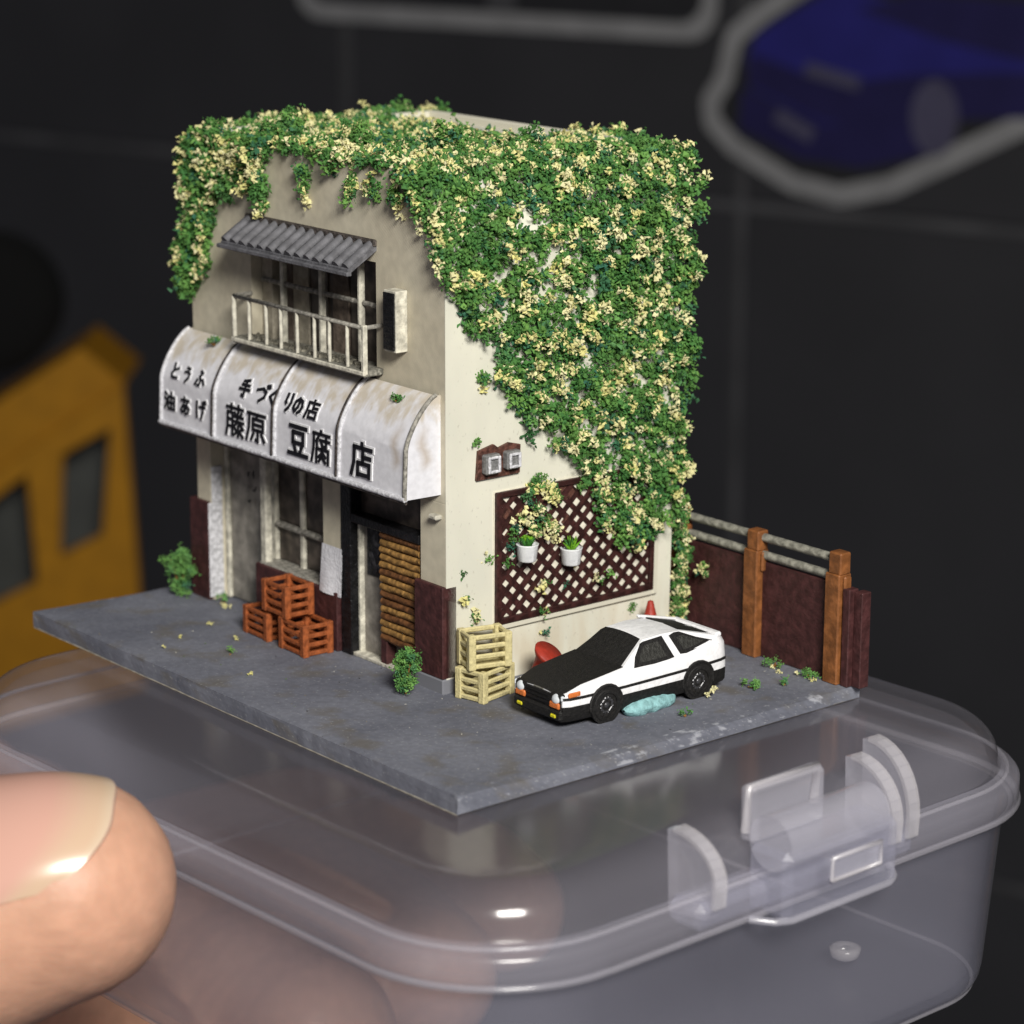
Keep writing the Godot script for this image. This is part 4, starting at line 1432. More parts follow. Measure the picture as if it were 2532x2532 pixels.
func make_crate(called: String, m: Material, size: Vector3, label: String, at: Vector3, turn: float, group: String) -> Node3D:
	var t := thing(called, label, "crate", at, turn, group)
	var h := size * 0.5
	var post := MB.new()
	post.bx(-0.26, 0.26, 0, size.y, -0.26, 0.26, 0.06)
	var pm := post.mesh()
	for sx in [-1, 1]:
		for sz in [-1, 1]:
			put("corner_post", pm, m, t, Vector3(sx * (h.x - 0.24), 0, sz * (h.z - 0.24)))
	var lx := MB.new()
	lx.bx(-h.x + 0.3, h.x - 0.3, -0.17, 0.17, -0.12, 0.12, 0.08)
	var lxm := lx.mesh()
	var lz := MB.new()
	lz.bx(-0.12, 0.12, -0.17, 0.17, -h.z + 0.3, h.z - 0.3, 0.08)
	var lzm := lz.mesh()
	for k in 4:
		var y := 0.22 + (size.y - 0.42) * k / 3.0
		for s in [-1, 1]:
			put("slat", lxm, m, t, Vector3(0, y, s * (h.z - 0.16)))
			put("slat", lzm, m, t, Vector3(s * (h.x - 0.16), y, 0))
	var fl := MB.new()
	fl.bx(-h.x + 0.3, h.x - 0.3, 0.05, 0.2, -h.z + 0.3, h.z - 0.3, 0.02)
	put("crate_floor", fl.mesh(), m, t)
	return t


func crates() -> void:
	var g := "orange crates in front of the shop window"
	var g2 := "beige crates stacked at the corner"
	var s := Vector3(3.35, 2.3, 2.5)
	make_crate("crate", M.crate_orange, Vector3(3.3, 2.1, 2.3), "orange slatted crate at the left of the pile under the shop window", Vector3(15.0, gy(-10.6) - 0.02, -10.65), -0.06, g)
	make_crate("crate", M.crate_orange, Vector3(3.3, 2.35, 2.5), "orange slatted crate at the right front of the pile, nearest the door", Vector3(19.75, gy(-10.6) - 0.02, -10.55), -0.05, g)
	make_crate("crate", M.crate_orange, Vector3(3.2, 2.35, 2.4), "orange slatted crate sitting on top of two others", Vector3(17.55, gy(-10.6) + 2.28, -10.6), -0.05, g)
	make_crate("crate", M.crate_beige, Vector3(2.5, 2.2, 3.3), "beige slatted crate on the ground at the shop corner", Vector3(35.6, -0.1, -13.95), 0.2, g2)
	make_crate("crate", M.crate_beige, Vector3(2.2, 2.45, 3.1), "beige slatted crate stacked on another beside the side wall", Vector3(35.55, 2.08, -13.95), -0.28, g2)


func car() -> void:
	var t := thing("toy_car", "white hatchback model car with black bonnet parked beside the shop", "car", Vector3(42.2, -0.02, -20.35), -0.02)
	# stations along the length: z, half width, belt height, deck height
	var st := [[-7.2, 2.3, 2.75, 3.1], [-7.05, 2.55, 3.3, 3.62], [-6.5, 2.72, 3.35, 3.75], [-5.2, 2.82, 3.3, 3.6], [-2.6, 2.88, 3.18, 3.4], [0.4, 2.88, 3.1, 3.35], [2.0, 2.86, 3.06, 3.3], [3.8, 2.84, 2.82, 3.06], [5.6, 2.78, 2.6, 2.82], [6.7, 2.68, 2.3, 2.46], [7.15, 2.45, 2.16, 2.28]]
	var prof := func(s: Array) -> PackedVector3Array:
		var w: float = s[1]
		return PackedVector3Array([Vector3(w - 0.25, 0.5, s[0]), Vector3(w - 0.05, 0.75, s[0]), Vector3(w, 1.55, s[0]), Vector3(w, 2.05, s[0]), Vector3(w - 0.04, 2.25, s[0]), Vector3(w - 0.16, s[2], s[0]), Vector3(w - 0.42, s[3] - 0.03, s[0]), Vector3(0, s[3] + 0.08, s[0])])
	var band := func(b: MB, i0: int, i1: int, from_s: int, to_s: int, push: float) -> void:
		for side in [1, -1]:
			for i in range(from_s, to_s):
				var p: PackedVector3Array = prof.call(st[i])
				var q: PackedVector3Array = prof.call(st[i + 1])
				for k in range(i0, i1):
					var v := [p[k], q[k], q[k + 1], p[k + 1]]
					for j in 4:
						v[j].x *= side
						var outv := Vector3(v[j].x, (v[j].y - 1.6) * 1.2, 0).normalized()
						v[j] += outv * push
					b.quad_out(v[0], v[1], v[2], v[3], Vector3(0, 1.4, v[0].z))
	var cap := func(b: MB, i0: int, i1: int, s: int) -> void:
		var p: PackedVector3Array = prof.call(st[s])
		for k in range(i0, i1):
			b.quad_dir(p[k], p[k + 1], Vector3(-p[k + 1].x, p[k + 1].y, p[k + 1].z), Vector3(-p[k].x, p[k].y, p[k].z), Vector3(0, 0, 1 if s else -1))
	var last := st.size() - 1
	var b := MB.new()
	b.smooth(7)
	band.call(b, 2, 7, 0, last, 0.0)
	b.smooth(-1)
	cap.call(b, 2, 7, 0)
	cap.call(b, 2, 7, last)
	var body := obj("body", b, M.white_car, t)
	b = MB.new()
	b.smooth(7)
	band.call(b, 0, 2, 0, last, 0.03)
	b.smooth(-1)
	cap.call(b, 0, 2, 0)
	cap.call(b, 0, 2, last)
	b.bx(-2.4, 2.4, 0.48, 1.2, -6.9, 6.9, 0.1)
	obj("lower_skirt", b, M.black_car, t)
	b = MB.new()
	b.smooth(7)
	band.call(b, 6, 7, 6, last, 0.05)
	b.smooth(-1)
	obj("bonnet", b, M.black_car, t)
	b = MB.new()
	for side in [1, -1]:
		for i in range(0, last):
			var p: PackedVector3Array = prof.call(st[i])
			var q: PackedVector3Array = prof.call(st[i + 1])
			var rise := func(zv: float) -> float: return 0.1 * clampf(-zv / 7.0, -0.3, 1)
			var a := Vector3(side * (p[3].x + 0.04), 2.02 + rise.call(st[i][0]), st[i][0])
			var c := Vector3(side * (q[3].x + 0.04), 2.02 + rise.call(st[i + 1][0]), st[i + 1][0])
			b.quad_out(a, c, c + Vector3.UP * 0.17, a + Vector3.UP * 0.17, Vector3(0, 2, a.z))
			b.quad_dir(a, c, c - Vector3(side * 0.1, 0, 0), a - Vector3(side * 0.1, 0, 0), Vector3.DOWN)
			b.quad_dir(a + Vector3.UP * 0.17, c + Vector3.UP * 0.17, c + Vector3(-side * 0.1, 0.17, 0), a + Vector3(-side * 0.1, 0.17, 0), Vector3.UP)
	obj("side_stripe", b, M.black_car, t)
	# cabin
	b = MB.new()
	var A := Vector3(2.42, 3.2, 2.05)
	var B := Vector3(1.86, 4.6, -0.15)
	var Cc := Vector3(1.9, 4.7, -1.8)
	var D := Vector3(1.88, 4.62, -3.4)
	var E := Vector3(2.2, 3.78, -6.5)
	var base1 := Vector3(2.66, 3.1, 1.9)
	var base2 := Vector3(2.7, 3.2, -2.6)
	var base3 := Vector3(2.6, 3.3, -6.5)
	b.smooth(8)
	for s in [1, -1]:
		var f := func(v: Vector3) -> Vector3: return Vector3(v.x * s, v.y, v.z)
		var ref := Vector3(0, 3.4, -2)
		b.tri_out(f.call(base1), f.call(A), f.call(B), ref)
		b.tri_out(f.call(base1), f.call(B), f.call(base2), ref)
		b.tri_out(f.call(B), f.call(Cc), f.call(base2), ref)
		b.tri_out(f.call(Cc), f.call(D), f.call(base2), ref)
		b.tri_out(f.call(D), f.call(base3), f.call(base2), ref)
		b.tri_out(f.call(D), f.call(E), f.call(base3), ref)
	b.smooth(9)
	var mid := func(v: Vector3, lift: float) -> Vector3: return Vector3(0, v.y + lift, v.z)
	for s in [1, -1]:
		var f := func(v: Vector3) -> Vector3: return Vector3(v.x * s, v.y, v.z)
		for e in [[A, B, 0.08, 0.1], [B, Cc, 0.1, 0.12], [Cc, D, 0.12, 0.1], [D, E, 0.1, 0.1]]:
			b.quad_dir(f.call(e[0]), f.call(e[1]), mid.call(e[1], e[3]), mid.call(e[0], e[2]), Vector3(0, 1, 0.3))
	var cabin := obj("cabin", b, M.white_car, t)
	# black window panels
	b = MB.new()
	for layer in 2:
		b.grid(func(u, w):
			var x := lerpf(-1.0, 1.0, u)
			return Vector3(x * lerpf(2.36, 1.76, w), lerpf(3.22, 4.66, w) + 0.13 * (1.0 - x * x), lerpf(2.25, -0.03, w)) - Vector3(0, 0.12, 0.06) * layer, 12, 8, func(_u, _w): return Vector3(0, 1, 1) * (1.0 - 2.0 * layer))
	obj("windscreen", b, M.black_car, t)
	paint("car_glass", lin(0.055, 0.055, 0.05), 0.35, 0.6, 1.5, 0.003, 95)
	var pane := func(pts: Array, s: int, shrink: float, out: float) -> MB:
		var c := Vector2.ZERO
		for p in pts:
			c += p / pts.size()
		var poly := []
		for p in pts:
			poly.append(c + (p - c) * shrink)
		var m := MB.new()
		var tr := Geometry2D.triangulate_polygon(PackedVector2Array(poly))
		var at := func(p: Vector2) -> Vector3:
			var x := 2.68 + out - (p.y - 3.12) * 0.53 - maxf(0.0, -p.x - 3.2) * 0.02
			return Vector3(x * s, p.y, p.x)
		for i in range(0, tr.size(), 3):
			m.tri_dir(at.call(poly[tr[i]]), at.call(poly[tr[i + 1]]), at.call(poly[tr[i + 2]]), Vector3(s, 0.5, 0))
		for i in poly.size():
			var p0: Vector3 = at.call(poly[i])
			var p1: Vector3 = at.call(poly[(i + 1) % poly.size()])
			var inn := Vector3(-0.2 * s, -0.08, 0)
			m.quad_out(p0, p1, p1 + inn, p0 + inn, at.call(c) + inn)
		return m
	for s in [1, -1]:
		var door_w := [Vector2(1.25, 3.14), Vector2(0.9, 3.75), Vector2(0.15, 4.45), Vector2(-0.1, 4.52), Vector2(-1.75, 4.6), Vector2(-2.3, 3.16), Vector2(-0.5, 3.1)]
		var q_w := [Vector2(-2.35, 4.5), Vector2(-2.85, 4.62), Vector2(-3.3, 4.6), Vector2(-4.6, 4.05), Vector2(-5.95, 3.62), Vector2(-5.5, 3.5), Vector2(-3.4, 3.24), Vector2(-2.85, 3.28)]
		var w1: MeshInstance3D = obj("door_window", pane.call(door_w, s, 1.0, 0.06), M.black_car, t)
		obj("glass", pane.call(door_w, s, 0.68, 0.075), M.car_glass, w1)
		var w2: MeshInstance3D = obj("quarter_window", pane.call(q_w, s, 1.0, 0.06), M.black_car, t)
		obj("glass", pane.call(q_w, s, 0.62, 0.075), M.car_glass, w2)
	b = MB.new()
	b.quad_dir(Vector3(-1.6, 4.72, -3.5), Vector3(1.62, 4.66, -3.5), Vector3(1.85, 3.98, -6.1), Vector3(-1.85, 3.98, -6.1), Vector3(0, 1, -0.4))
	b.quad_dir(Vector3(-1.6, 4.72, -3.5), Vector3(1.62, 4.66, -3.5), Vector3(1.6, 4.5, -3.5), Vector3(-1.6, 4.5, -3.5), Vector3(0, 0, 1))
	obj("rear_window", b, M.black_car, t)
	obj("tail_lip", mbx(-2.3, 2.3, 3.62, 3.98, -6.95, -6.4, 0.12), M.white_car, t)
	b = MB.new()
	b.box(Vector3(-1.75, 4.45, -4.6), Vector3(0.35, 0.2, 3.6), 0.08, Basis(Vector3.RIGHT, -0.24))
	obj("hatch_rail", b, M.white_car, t)
	# nose: grille, lamps, bumper
	b = MB.new()
	b.bx(-2.42, 2.42, 1.2, 2.36, 6.75, 7.22, 0.14)
	b.bx(-2.45, 2.45, 0.55, 1.3, 6.7, 7.35, 0.15)
	var nose := obj("front_bumper", b, M.black_car, t)
	for k in 3:
		obj("grille_bar", mbx(-1.2, 1.2, 1.45 + k * 0.28, 1.55 + k * 0.28, 7.2, 7.28, 0.03), M.black_gloss, nose)
	b = MB.new()
	b.box(Vector3(0, 2.32, 7.14), Vector3(1.0, 0.12, 0.1), 0.03, Basis(Vector3.RIGHT, 0.5))
	obj("nose_badge", b, M.weathered, nose)
	for s in [1, -1]:
		b = MB.new()
		b.lathe([Vector2(0, 0.2), Vector2(0.28, 0.16), Vector2(0.4, 0.05), Vector2(0.43, -0.2), Vector2(0, -0.2)], 14, Transform3D(Basis(Vector3.RIGHT, 1.15).scaled_local(Vector3(1.0, 0.9, 0.85)), Vector3(s * 1.82, 2.02, 7.16)))
		obj("headlight", b, M.lens, t)
		obj("indicator", mbx(s * 1.25, s * 2.25, 1.34, 1.78, 7.12, 7.34, 0.1), M.amber, t)
		b = MB.new()
		b.bx(s * 2.6, s * (2.76 if s == 1 else 2.7), 2.16, 2.5, 5.85, 6.85, 0.06)
		if s == 1:
			obj("side_indicator", b, M.amber, t)
		obj("fog_lamp", mbx(s * 1.45, s * 2.0, 0.72, 0.98, 7.25, 7.42, 0.08), M.fog_yellow, t)
		obj("corner_lamp", mbx(s * 2.3, s * 2.46, 1.95, 2.3, 7.0, 7.24, 0.06), M.lens, t)
	# wheels and arches
	for z in [3.75, -4.35]:
		for s in [1, -1]:
			var at := Vector3(s * 2.42, 1.14, z)
			b = MB.new()
			var xf := Transform3D(Basis(Vector3.BACK, -PI / 2 * s))
			b.lathe([Vector2(0, -0.55), Vector2(0.98, -0.55), Vector2(1.14, -0.4), Vector2(1.16, 0.36), Vector2(1.04, 0.52), Vector2(0.84, 0.54), Vector2(0.8, 0.34), Vector2(0, 0.3)], 28, xf, -1)
			var wheel := obj("wheel", b, M.black_car, t, at)
			for k in 8:
				var a := TAU * k / 8.0
				var m := MB.new()
				m.box(xf * (Vector3(cos(a), 0, sin(a)) * 0.44 + Vector3.UP * 0.42), Vector3(0.16, 0.7, 0.14), 0.05, Basis(Vector3.RIGHT, 0.0) * Basis(Vector3.RIGHT, PI / 2 - a * 1.0) if s == 1 else Basis(Vector3.RIGHT, PI / 2 + a))
				obj("spoke", m, M.spoke if M.has("spoke") else plain("spoke", lin(0.05, 0.05, 0.055), 0.3, 0.2), wheel)
			var hub := MB.new()
			hub.lathe([Vector2(0, 0.52), Vector2(0.2, 0.5), Vector2(0.24, 0.34)], 12, xf)
			obj("hub", hub, M.spoke, wheel)
			var well := MB.new()
			well.lathe([Vector2(0, 0.3), Vector2(1.3, 0.3), Vector2(1.3, 0.46), Vector2(0, 0.46)], 24, xf, -1)
			obj("wheel_well", well, M.black_car, t, at)
			# arch flare
			var fl := MB.new()
			var path := PackedVector3Array()
			for k in 13:
				var a := lerpf(-0.25, PI + 0.25, k / 12.0)
				path.append(Vector3(s * 2.82, 1.2 + 1.28 * sin(a), z + 1.36 * cos(a)))
			fl.tube(path, 0.11, 7)
			obj("wheel_arch", fl, M.black_car, t)


func small_things() -> void:
	# red cone lying against the wall, red cone standing by the fence post
	var cone := func(b: MB, xf: Transform3D) -> void:
		b.lathe([Vector2(0, 0), Vector2(1.55, 0), Vector2(1.6, 0.12), Vector2(1.45, 0.35), Vector2(1.1, 0.5), Vector2(0.62, 2.0), Vector2(0.2, 3.75), Vector2(0.0, 3.85)], 20, xf)
	var c1 := thing("traffic_cone", "plain dark red cone standing by the fence post behind the car", "cone", Vector3(35.6, -0.08, -29.0), 0.0, "red cones along the side wall")
	var b := MB.new()
	cone.call(b, Transform3D())
	obj("cone_body", b, M.cone_red, c1)
	var c2 := thing("traffic_cone", "red cone tipped over between the car bonnet and the wall", "cone", Vector3(37.2, -0.08, -17.6), 0.0, "red cones along the side wall")
	b = MB.new()
	b.lathe([Vector2(0, 0), Vector2(1.5, 0), Vector2(1.55, 0.1), Vector2(1.35, 0.5), Vector2(0.9, 1.0), Vector2(0.55, 2.2), Vector2(0.3, 3.3), Vector2(0.0, 3.4)], 20, Transform3D(Basis(Vector3(0.35, 0, 1).normalized(), 2.5).scaled(Vector3.ONE * 0.72), Vector3(0.1, 2.55, -0.6)))
	obj("cone_body", b, M.cone_red, c2)
	# pale blue bundle beside the car
	var bl := thing("blue_bundle", "pale blue rounded bundle lying on the ground beside the car", "bundle", Vector3(44.75, -0.1, -20.5), 0.06)
	b = MB.new()
	var nz := noise(111, 0.9, 2)
	var bf := func(u: float, v: float) -> Vector3:
		var zz := lerpf(-2.35, 2.35, u)
		var r := 0.72 * pow(maxf(0.0, 1.0 - pow(absf(zz) / 2.36, 3.5)), 0.5)
		var a := TAU * v
		r *= 1.0 + 0.16 * nz.get_noise_2d(zz * 1.2, sin(a) * 2.0)
		return Vector3(cos(a) * r * 1.15, 0.42 + sin(a) * r * 0.85, zz)
	b.grid(bf, 28, 18, func(u, v): return Vector3(cos(TAU * v), sin(TAU * v), (u - 0.5) * 2.0))
	obj("wrapping", b, M.pale_blue, bl)
	# two hanging pots on the trellis
	for k in 2:
		var label: String = ["white pot with round green succulent hanging on the trellis", "white pot with spiky lime green plant hanging on the trellis"][k]
		var o: Vector3 = Vector3(33.667, 0, -12.163) + [Vector3(0.95, 8.3, -6.3), Vector3(0.95, 7.35, -10.25)][k]
		var p := thing("plant_pot", label, "plant pot", o, 0.0, "pots hanging on the trellis")
		b = MB.new()
		b.lathe([Vector2(0, 0), Vector2(0.58, 0), Vector2(0.64, 0.08), Vector2(0.76, 1.12), Vector2(0.8, 1.2), Vector2(0.66, 1.2), Vector2(0.6, 1.0), Vector2(0, 1.0)], 20)
		obj("pot", b, M.pot_white, p)
		paint("lime", lin(0.2, 0.5, 0.02), 0.5, 0.6, 1.0, 0.004, 96)
		paint("leaf_green", lin(0.05, 0.22, 0.03), 0.5, 0.6, 1.0, 0.004, 97)
		rng.seed = 40 + k
		var n := 15 if k == 0 else 12
		for i in n:
			var ring := 0 if i < 5 else 1
			var a := TAU * i * 0.382 + 0.3
			var tilt := 0.35 + 0.6 * i / n if k == 0 else 0.25 + 0.75 * i / n
			var d := Vector3(cos(a) * sin(tilt), cos(tilt), sin(a) * sin(tilt))
			var leaf := MB.new()
			var l := 0.62 if k == 0 else 0.85
			var o2 := Vector3(0, 1.02, 0) + d * 0.08
			leaf.tube(PackedVector3Array([o2, o2 + d * l * 0.35, o2 + d * l * 0.7 + Vector3.UP * 0.06, o2 + d * l + Vector3.UP * 0.1]), 0.24 if k == 0 else 0.16, 6, 0.1 if k == 0 else 0.02)
			obj("succulent_leaf", leaf, M.lime if (i < 7 if k == 0 else i % 3 > 0) else M.leaf_green, p)
	# foam shrubs on the pavement
	var bush := func(called: String, label: String, at: Vector3, n: int, hgt: float, wid: float, seed_: int, pale: float) -> void:
		rng.seed = seed_
		var t := thing(called, label, "shrub", at)
		var stem := MB.new()
		for k in 3:
			var a := TAU * k / 3.0
			stem.tube(PackedVector3Array([Vector3(0, 0, 0), Vector3(cos(a) * wid * 0.25, hgt * 0.5, sin(a) * wid * 0.25), Vector3(cos(a) * wid * 0.5, hgt * 0.9, sin(a) * wid * 0.5)]), 0.1, 5, 0.05)
		obj("stem", stem, M.bamboo, t)
		var xf := []
		var cl := []
		for k in n:
			var h := pow(rng.randf(), 0.7)
			var lobe := TAU * (rng.randi() % 3) / 3.0
			var r := wid * (0.25 + 0.75 * h)
			var off := Vector3(cos(lobe), 0, sin(lobe)) * r * 0.55
			xf.append(Transform3D(rot_any().scaled(Vector3.ONE * rng.randf_range(0.45, 0.75) * (0.75 if n < 12 else 1.0)), off + Vector3(rng.randfn() * 0.28, 0.25 + h * hgt, rng.randfn() * 0.28)))
			cl.append(green().lerp(Color(0.2, 0.42, 0.12), rng.randf() * pale))
		copies("foliage", foam_green[seed_ % 4], M.flock, xf, cl, t)
	bush.call("shrub", "leafy green shrub at the far left corner of the shop", Vector3(2.7, -0.05, -11.2), 70, 3.1, 1.4, 61, 0.6)
	bush.call("shrub", "small dark green shrub at the right corner beside the shop door", Vector3(32.0, -0.05, -10.0), 62, 2.5, 1.0, 62, 0.15)
	bush.call("weed_tuft", "pale green weed at the foot of the left shop door", Vector3(6.9, -0.05, -12.2), 6, 0.4, 0.4, 63, 0.8)
	bush.call("weed_tuft", "green weed tuft behind the car's rear bumper", Vector3(46.0, -0.05, -29.0), 6, 0.1, 0.8, 64, 0.4)
	bush.call("weed_tuft", "weed tuft with yellow flecks at the foot of the fence panel", Vector3(43.6, -0.05, -33.4), 5, 0.2, 0.6, 65, 0.4)
	bush.call("weed_tuft", "tiny weed tuft at the foot of the last fence post", Vector3(47.0, -0.05, -33.4), 5, 0.3, 0.3, 66, 0.3)
	bush.call("weed_tuft", "single green tuft on open ground near the fence", Vector3(46.9, -0.05, -31.0), 3, 0.1, 0.25, 67, 0.3)
	bush.call("weed_tuft", "single green tuft on open ground in front of the car", Vector3(47.4, -0.05, -21.3), 2, 0.1, 0.2, 68, 0.3)
	bush.call("weed_tuft", "green fleck of foam on the road before the crates", Vector3(17.5, 0.0, -5.6), 2, 0.05, 0.15, 69, 0.2)
	bush.call("weed_tuft", "small green tuft on the awning beside the balcony", Vector3(8.0, 20.0, -11.2), 6, 0.2, 0.45, 70, 0.1)
	bush.call("weed_tuft", "tiny green tuft on the right part of the awning", Vector3(30.0, 19.6, -10.9), 3, 0.15, 0.3, 71, 0.1)
	# yellow crumbs fallen on the ground
	rng.seed = 71
	var xf := []
	var cl := []
	for q in [[12.2, -4.9], [14.9, -7.9], [13.7, -2.6], [10.6, -8.6], [22.4, -4.0], [43.8, -33.0], [44.8, -32.6], [47.6, -33.0], [45.6, -25.6], [45.7, -25.0], [45.5, -25.9], [45.7, -25.3], [39.3, -14.2], [39.5, -14.5], [38.9, -14.3], [45.9, -33.3], [7.6, -11.9], [7.3, -12.0], [7.9, -12.1], [7.0, -12.1]]:
		xf.append(Transform3D(rot_any().scaled(Vector3.ONE * rng.randf_range(0.4, 0.7)), Vector3(q[0], gy(q[1]) + 0.15 + (0.5 if q[0] > 45 and q[1] > -27 else 0.0) * rng.randf(), q[1])))
		cl.append(yellow())
	var t := thing("fallen_flecks", "yellow foam flecks and grit scattered over the grey ground", "debris")
	t.set_meta("kind", "stuff")
	copies("yellow_fleck", foam_yellow[0], M.flock, xf, cl, t)
	xf = []
	cl = []
	for k in 240:
		var p := Vector3(rng.randf() * 49.5, 0, -rng.randf() * 35)
		p.y = gy(p.z) + 0.01
		xf.append(Transform3D(rot_any().scaled(Vector3.ONE * rng.randf_range(0.06, 0.2)), p))
		cl.append([Color(0.5, 0.48, 0.42), Color(0.04, 0.04, 0.035), Color(0.1, 0.16, 0.05), Color(0.2, 0.17, 0.12)][rng.randi() % 4])
	copies("grit", foam_yellow[1], M.flock, xf, cl, t)


# distance to a tapered capsule, flattened along `flat` by the factor `k`
func bone(p: Vector3, a: Vector3, b: Vector3, ra: float, rb: float, flat := Vector3.ZERO, k := 1.0) -> float:
	var d := b - a
	var h := clampf((p - a).dot(d) / d.length_squared(), 0, 1)
	var q := p - a - d * h
	if k != 1.0:
		q += flat * q.dot(flat) * (k - 1.0)
	return q.length() - lerpf(ra, rb, h)


var hand_bones := []


func hand_field(p: Vector3) -> float:
	var s := 1e3
	for h in hand_bones:
		var d := bone(p, h[0], h[1], h[2], h[3], h[4], h[5])
		if d > 12.0 and s < 900.0:
			continue
		var kk := 2.2
		var m := clampf(0.5 + 0.5 * (s - d) / kk, 0, 1)
		s = lerpf(s, d, m) - kk * m * (1.0 - m)
	return s


func hand() -> void:
	# a left-hand thumb in front of the box, the palm and fingers below it
	var ax := Vector3(0.647, 0.293, -0.702).normalized()
	var n := Vector3(0.07, 0.91, 0.355)
	n = (n - ax * n.dot(ax)).normalized()
	var side := ax.cross(n)
	var tip := Vector3(36.4, -4.9, 22.7)
	var r := 9.3
	var base := tip - ax * 62.0 + Vector3(-4, -12, 2)
	var knuckle := tip - ax * 30.0 - n * 1.0
	hand_bones = [
		[tip + ax * 2.8, tip - ax * 10.0, r - 2.3, r, n, 1.05],
		[tip - ax * 10.0, knuckle, r, r - 0.2, n, 1.05],
		[knuckle, base, r + 0.2, r + 5.0, n, 1.0],
		[base, Vector3(-30, -38, -10), 14.0, 16.0, Vector3.ZERO, 1.0],
		[Vector3(-14, -34, -2), Vector3(-18, -36, -36), 12.0, 12.0, Vector3.UP, 1.25],
		[Vector3(-30, -38, -8), Vector3(-60, -42, -14), 17.0, 19.0, Vector3.UP, 1.2],
	]
	for k in 4:
		var z := 0.0 - k * 13.5
		var l: float = [24.0, 30.0, 26.0, 20.0][k]
		var rr: float = [7.4, 7.6, 7.2, 6.3][k]
		hand_bones.append([Vector3(-14, -34, z * 0.85), Vector3(-14 + l * 0.45, -33.0, z), rr + 1.0, rr, Vector3.ZERO, 1.0])
		hand_bones.append([Vector3(-14 + l * 0.45, -33.0, z), Vector3(-14 + l * 0.75, -32.6, z), rr, rr - 0.4, Vector3.ZERO, 1.0])
		hand_bones.append([Vector3(-14 + l * 0.75, -32.6, z), Vector3(-14 + l, -32.2, z + 0.5), rr - 0.4, rr - 1.0, Vector3.ZERO, 1.0])
	var o := Vector3(-20, -40, 0)
	var t := thing("hand", "bare hand holding the box, thumb with long pale nail in front", "hand", o)
	var b := MB.new()
	b.smooth(11)
	# surface nets on a regular grid
	var c := 1.15
	var lo := Vector3(-82, -66, -60)
	var n3 := Vector3i(114, 66, 124)
	var val := PackedFloat32Array()
	val.resize(n3.x * n3.y * n3.z)
	val.fill(50.0)
	for h in hand_bones:
		var rad: float = maxf(h[2], h[3]) + 4.5
		var a: Vector3 = h[0]
		var e: Vector3 = h[1]
		var p0 := (Vector3(minf(a.x, e.x), minf(a.y, e.y), minf(a.z, e.z)) - Vector3.ONE * rad - lo) / c
		var p1 := (Vector3(maxf(a.x, e.x), maxf(a.y, e.y), maxf(a.z, e.z)) + Vector3.ONE * rad - lo) / c
		for x in range(maxi(0, int(p0.x)), mini(n3.x, int(p1.x) + 1)):
			for y in range(maxi(0, int(p0.y)), mini(n3.y, int(p1.y) + 1)):
				for z in range(maxi(0, int(p0.z)), mini(n3.z, int(p1.z) + 1)):
					var i := (x * n3.y + y) * n3.z + z
					if val[i] == 50.0:
						val[i] = hand_field(lo + Vector3(x, y, z) * c)
	var ids := {}
	var verts := PackedVector3Array()
	for x in n3.x - 1:
		for y in n3.y - 1:
			for z in n3.z - 1:
				var i := (x * n3.y + y) * n3.z + z
				var any_in := false
				var any_out := false
				var vs := []
				for k in 8:
					var q := val[i + ((k & 1) * n3.y + ((k >> 1) & 1)) * n3.z + (k >> 2)]
					vs.append(q)
					if q < 0.0:
						any_in = true
					else:
						any_out = true
				if not (any_in and any_out):
					continue
				var sum := Vector3.ZERO
				var cnt := 0
				for e in [[0, 1], [0, 2], [0, 4], [1, 3], [1, 5], [2, 3], [2, 6], [4, 5], [4, 6], [3, 7], [5, 7], [6, 7]]:
					var va: float = vs[e[0]]
					var vb: float = vs[e[1]]
					if (va < 0.0) != (vb < 0.0):
						var f := va / (va - vb)
						var pa := Vector3(e[0] & 1, (e[0] >> 1) & 1, e[0] >> 2)
						var pb := Vector3(e[1] & 1, (e[1] >> 1) & 1, e[1] >> 2)
						sum += pa.lerp(pb, f)
						cnt += 1
				ids[i] = verts.size()
				verts.append(lo + (Vector3(x, y, z) + sum / cnt) * c - o)
	var sx := n3.y * n3.z
	var sy := n3.z
	var nz := noise(121, 0.05, 3)
	b.colored = true
	for i in ids:
		for q in [[sx, sy, 1], [sy, 1, sx], [1, sx, sy]]:
			var j: int = i + q[0]
			if j >= val.size() or (val[i] < 0.0) == (val[j] < 0.0):
				continue
			var a: int = i - q[1]
			var d: int = i - q[2]
			var e: int = i - q[1] - q[2]
			if not (ids.has(a) and ids.has(d) and ids.has(e)):
				continue
			var dirv: Vector3 = [Vector3.RIGHT, Vector3.UP, Vector3.BACK][[sx, sy, 1].find(q[0])] * (1.0 if val[i] < 0.0 else -1.0)
			var q0 := verts[ids[i]]
			var q1 := verts[ids[a]]
			var q2 := verts[ids[e]]
			var q3 := verts[ids[d]]
			if (q2 - q0).cross(q3 - q1).dot(dirv) > 0.0:
				b.tri(q0, q2, q1)
				b.tri(q0, q3, q2)
			else:
				b.tri(q0, q1, q2)
				b.tri(q0, q2, q3)
	var skin := paint("skin", lin(0.6, 0.33, 0.225), 0.45, 0.93, 9.0, 0.0022, 122)
	skin.subsurf_scatter_enabled = true
	skin.subsurf_scatter_strength = 0.12
	var palm := obj("skin_surface", b, skin, t)
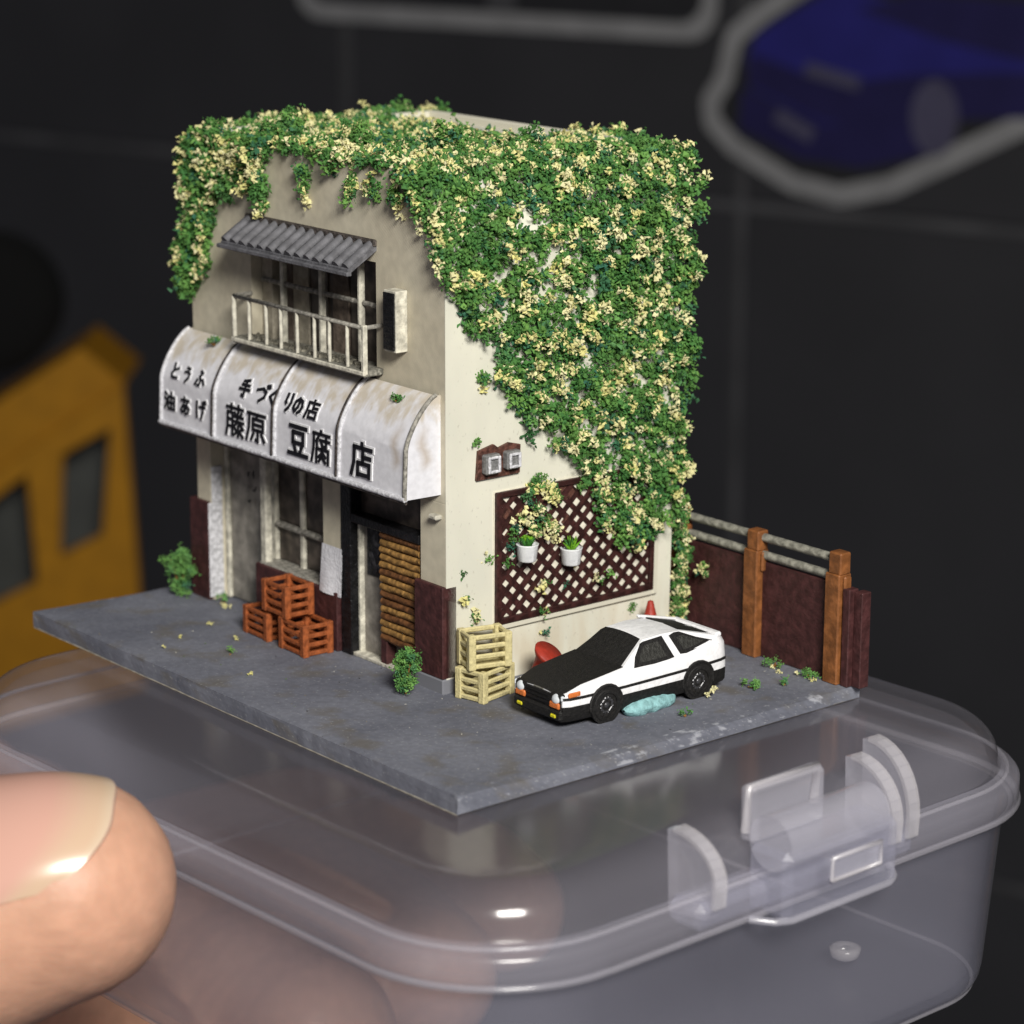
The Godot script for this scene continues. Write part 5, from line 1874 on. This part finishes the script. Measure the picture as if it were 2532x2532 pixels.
	# nail: a curved plate set on the back of the thumb
	var nail_pt := func(a: float, w: float, lift: float) -> Vector3:
		var v := (w - 0.5) * 2.0
		var u := lerpf(-14.0, 8.2 - 3.4 * pow(absf(v), 3.2), a)
		var rad := 7.0 - 0.18 * (minf(u, 2.8) - 2.8) + 0.12
		if u > 2.8:
			rad -= 0.2 * (u - 2.8) + 0.035 * (u - 2.8) * (u - 2.8)
		rad += lift - 0.3 * pow(absf(v), 6.0)
		var phi := v * 0.92
		return tip + ax * u + side * (sin(phi) * rad) + n * (cos(phi) * rad * 0.95) - o
	var nail_m := StandardMaterial3D.new()
	nail_m.resource_name = "nail"
	nail_m.albedo_texture = image_tex(128, 64, func(u, v):
		var edge := 0.92 - 0.07 * pow(absf(v - 0.5) * 2.0, 2.0)
		var k := smoothstep(edge - 0.08, edge + 0.05, u)
		return Color(0.56, 0.325, 0.26).lerp(Color(0.54, 0.385, 0.27), k).lerp(Color(0.56, 0.44, 0.32), smoothstep(0.965, 1.0, u)))
	nail_m.roughness = 0.22
	nail_m.metallic_specular = 0.5
	b = MB.new()
	b.smooth(12)
	var nu := 30
	var nv := 22
	for i in nu:
		for j in nv:
			var cs := [[i, j], [i + 1, j], [i + 1, j + 1], [i, j + 1]]
			for face in 2:
				var pts := []
				for q in cs:
					pts.append(nail_pt.call(float(q[0]) / nu, float(q[1]) / nv, 0.28 if face == 0 else 0.05))
				for tr in [[0, 1, 2], [0, 2, 3]]:
					var nn: Vector3 = (pts[tr[0]] - pts[tr[2]]).cross(pts[tr[0]] - pts[tr[1]])
					var order := [tr[0], tr[1], tr[2]] if nn.dot(n) * (1.0 if face == 0 else -1.0) > 0 else [tr[0], tr[2], tr[1]]
					for w in order:
						b.st.set_uv(Vector2(float(cs[w][0]) / nu, float(cs[w][1]) / nv))
						b.st.add_vertex(pts[w] * U)
	b.smooth(-1)
	for j in nv:
		var a0: Vector3 = nail_pt.call(1.0, float(j) / nv, 0.28)
		var a1: Vector3 = nail_pt.call(1.0, float(j + 1) / nv, 0.28)
		var b0: Vector3 = nail_pt.call(1.0, float(j) / nv, 0.05)
		var b1: Vector3 = nail_pt.call(1.0, float(j + 1) / nv, 0.05)
		b.st.set_uv(Vector2(1, 0.5))
		b.quad_dir(a0, a1, b1, b0, ax)
	obj("thumb_nail", b, nail_m, palm)
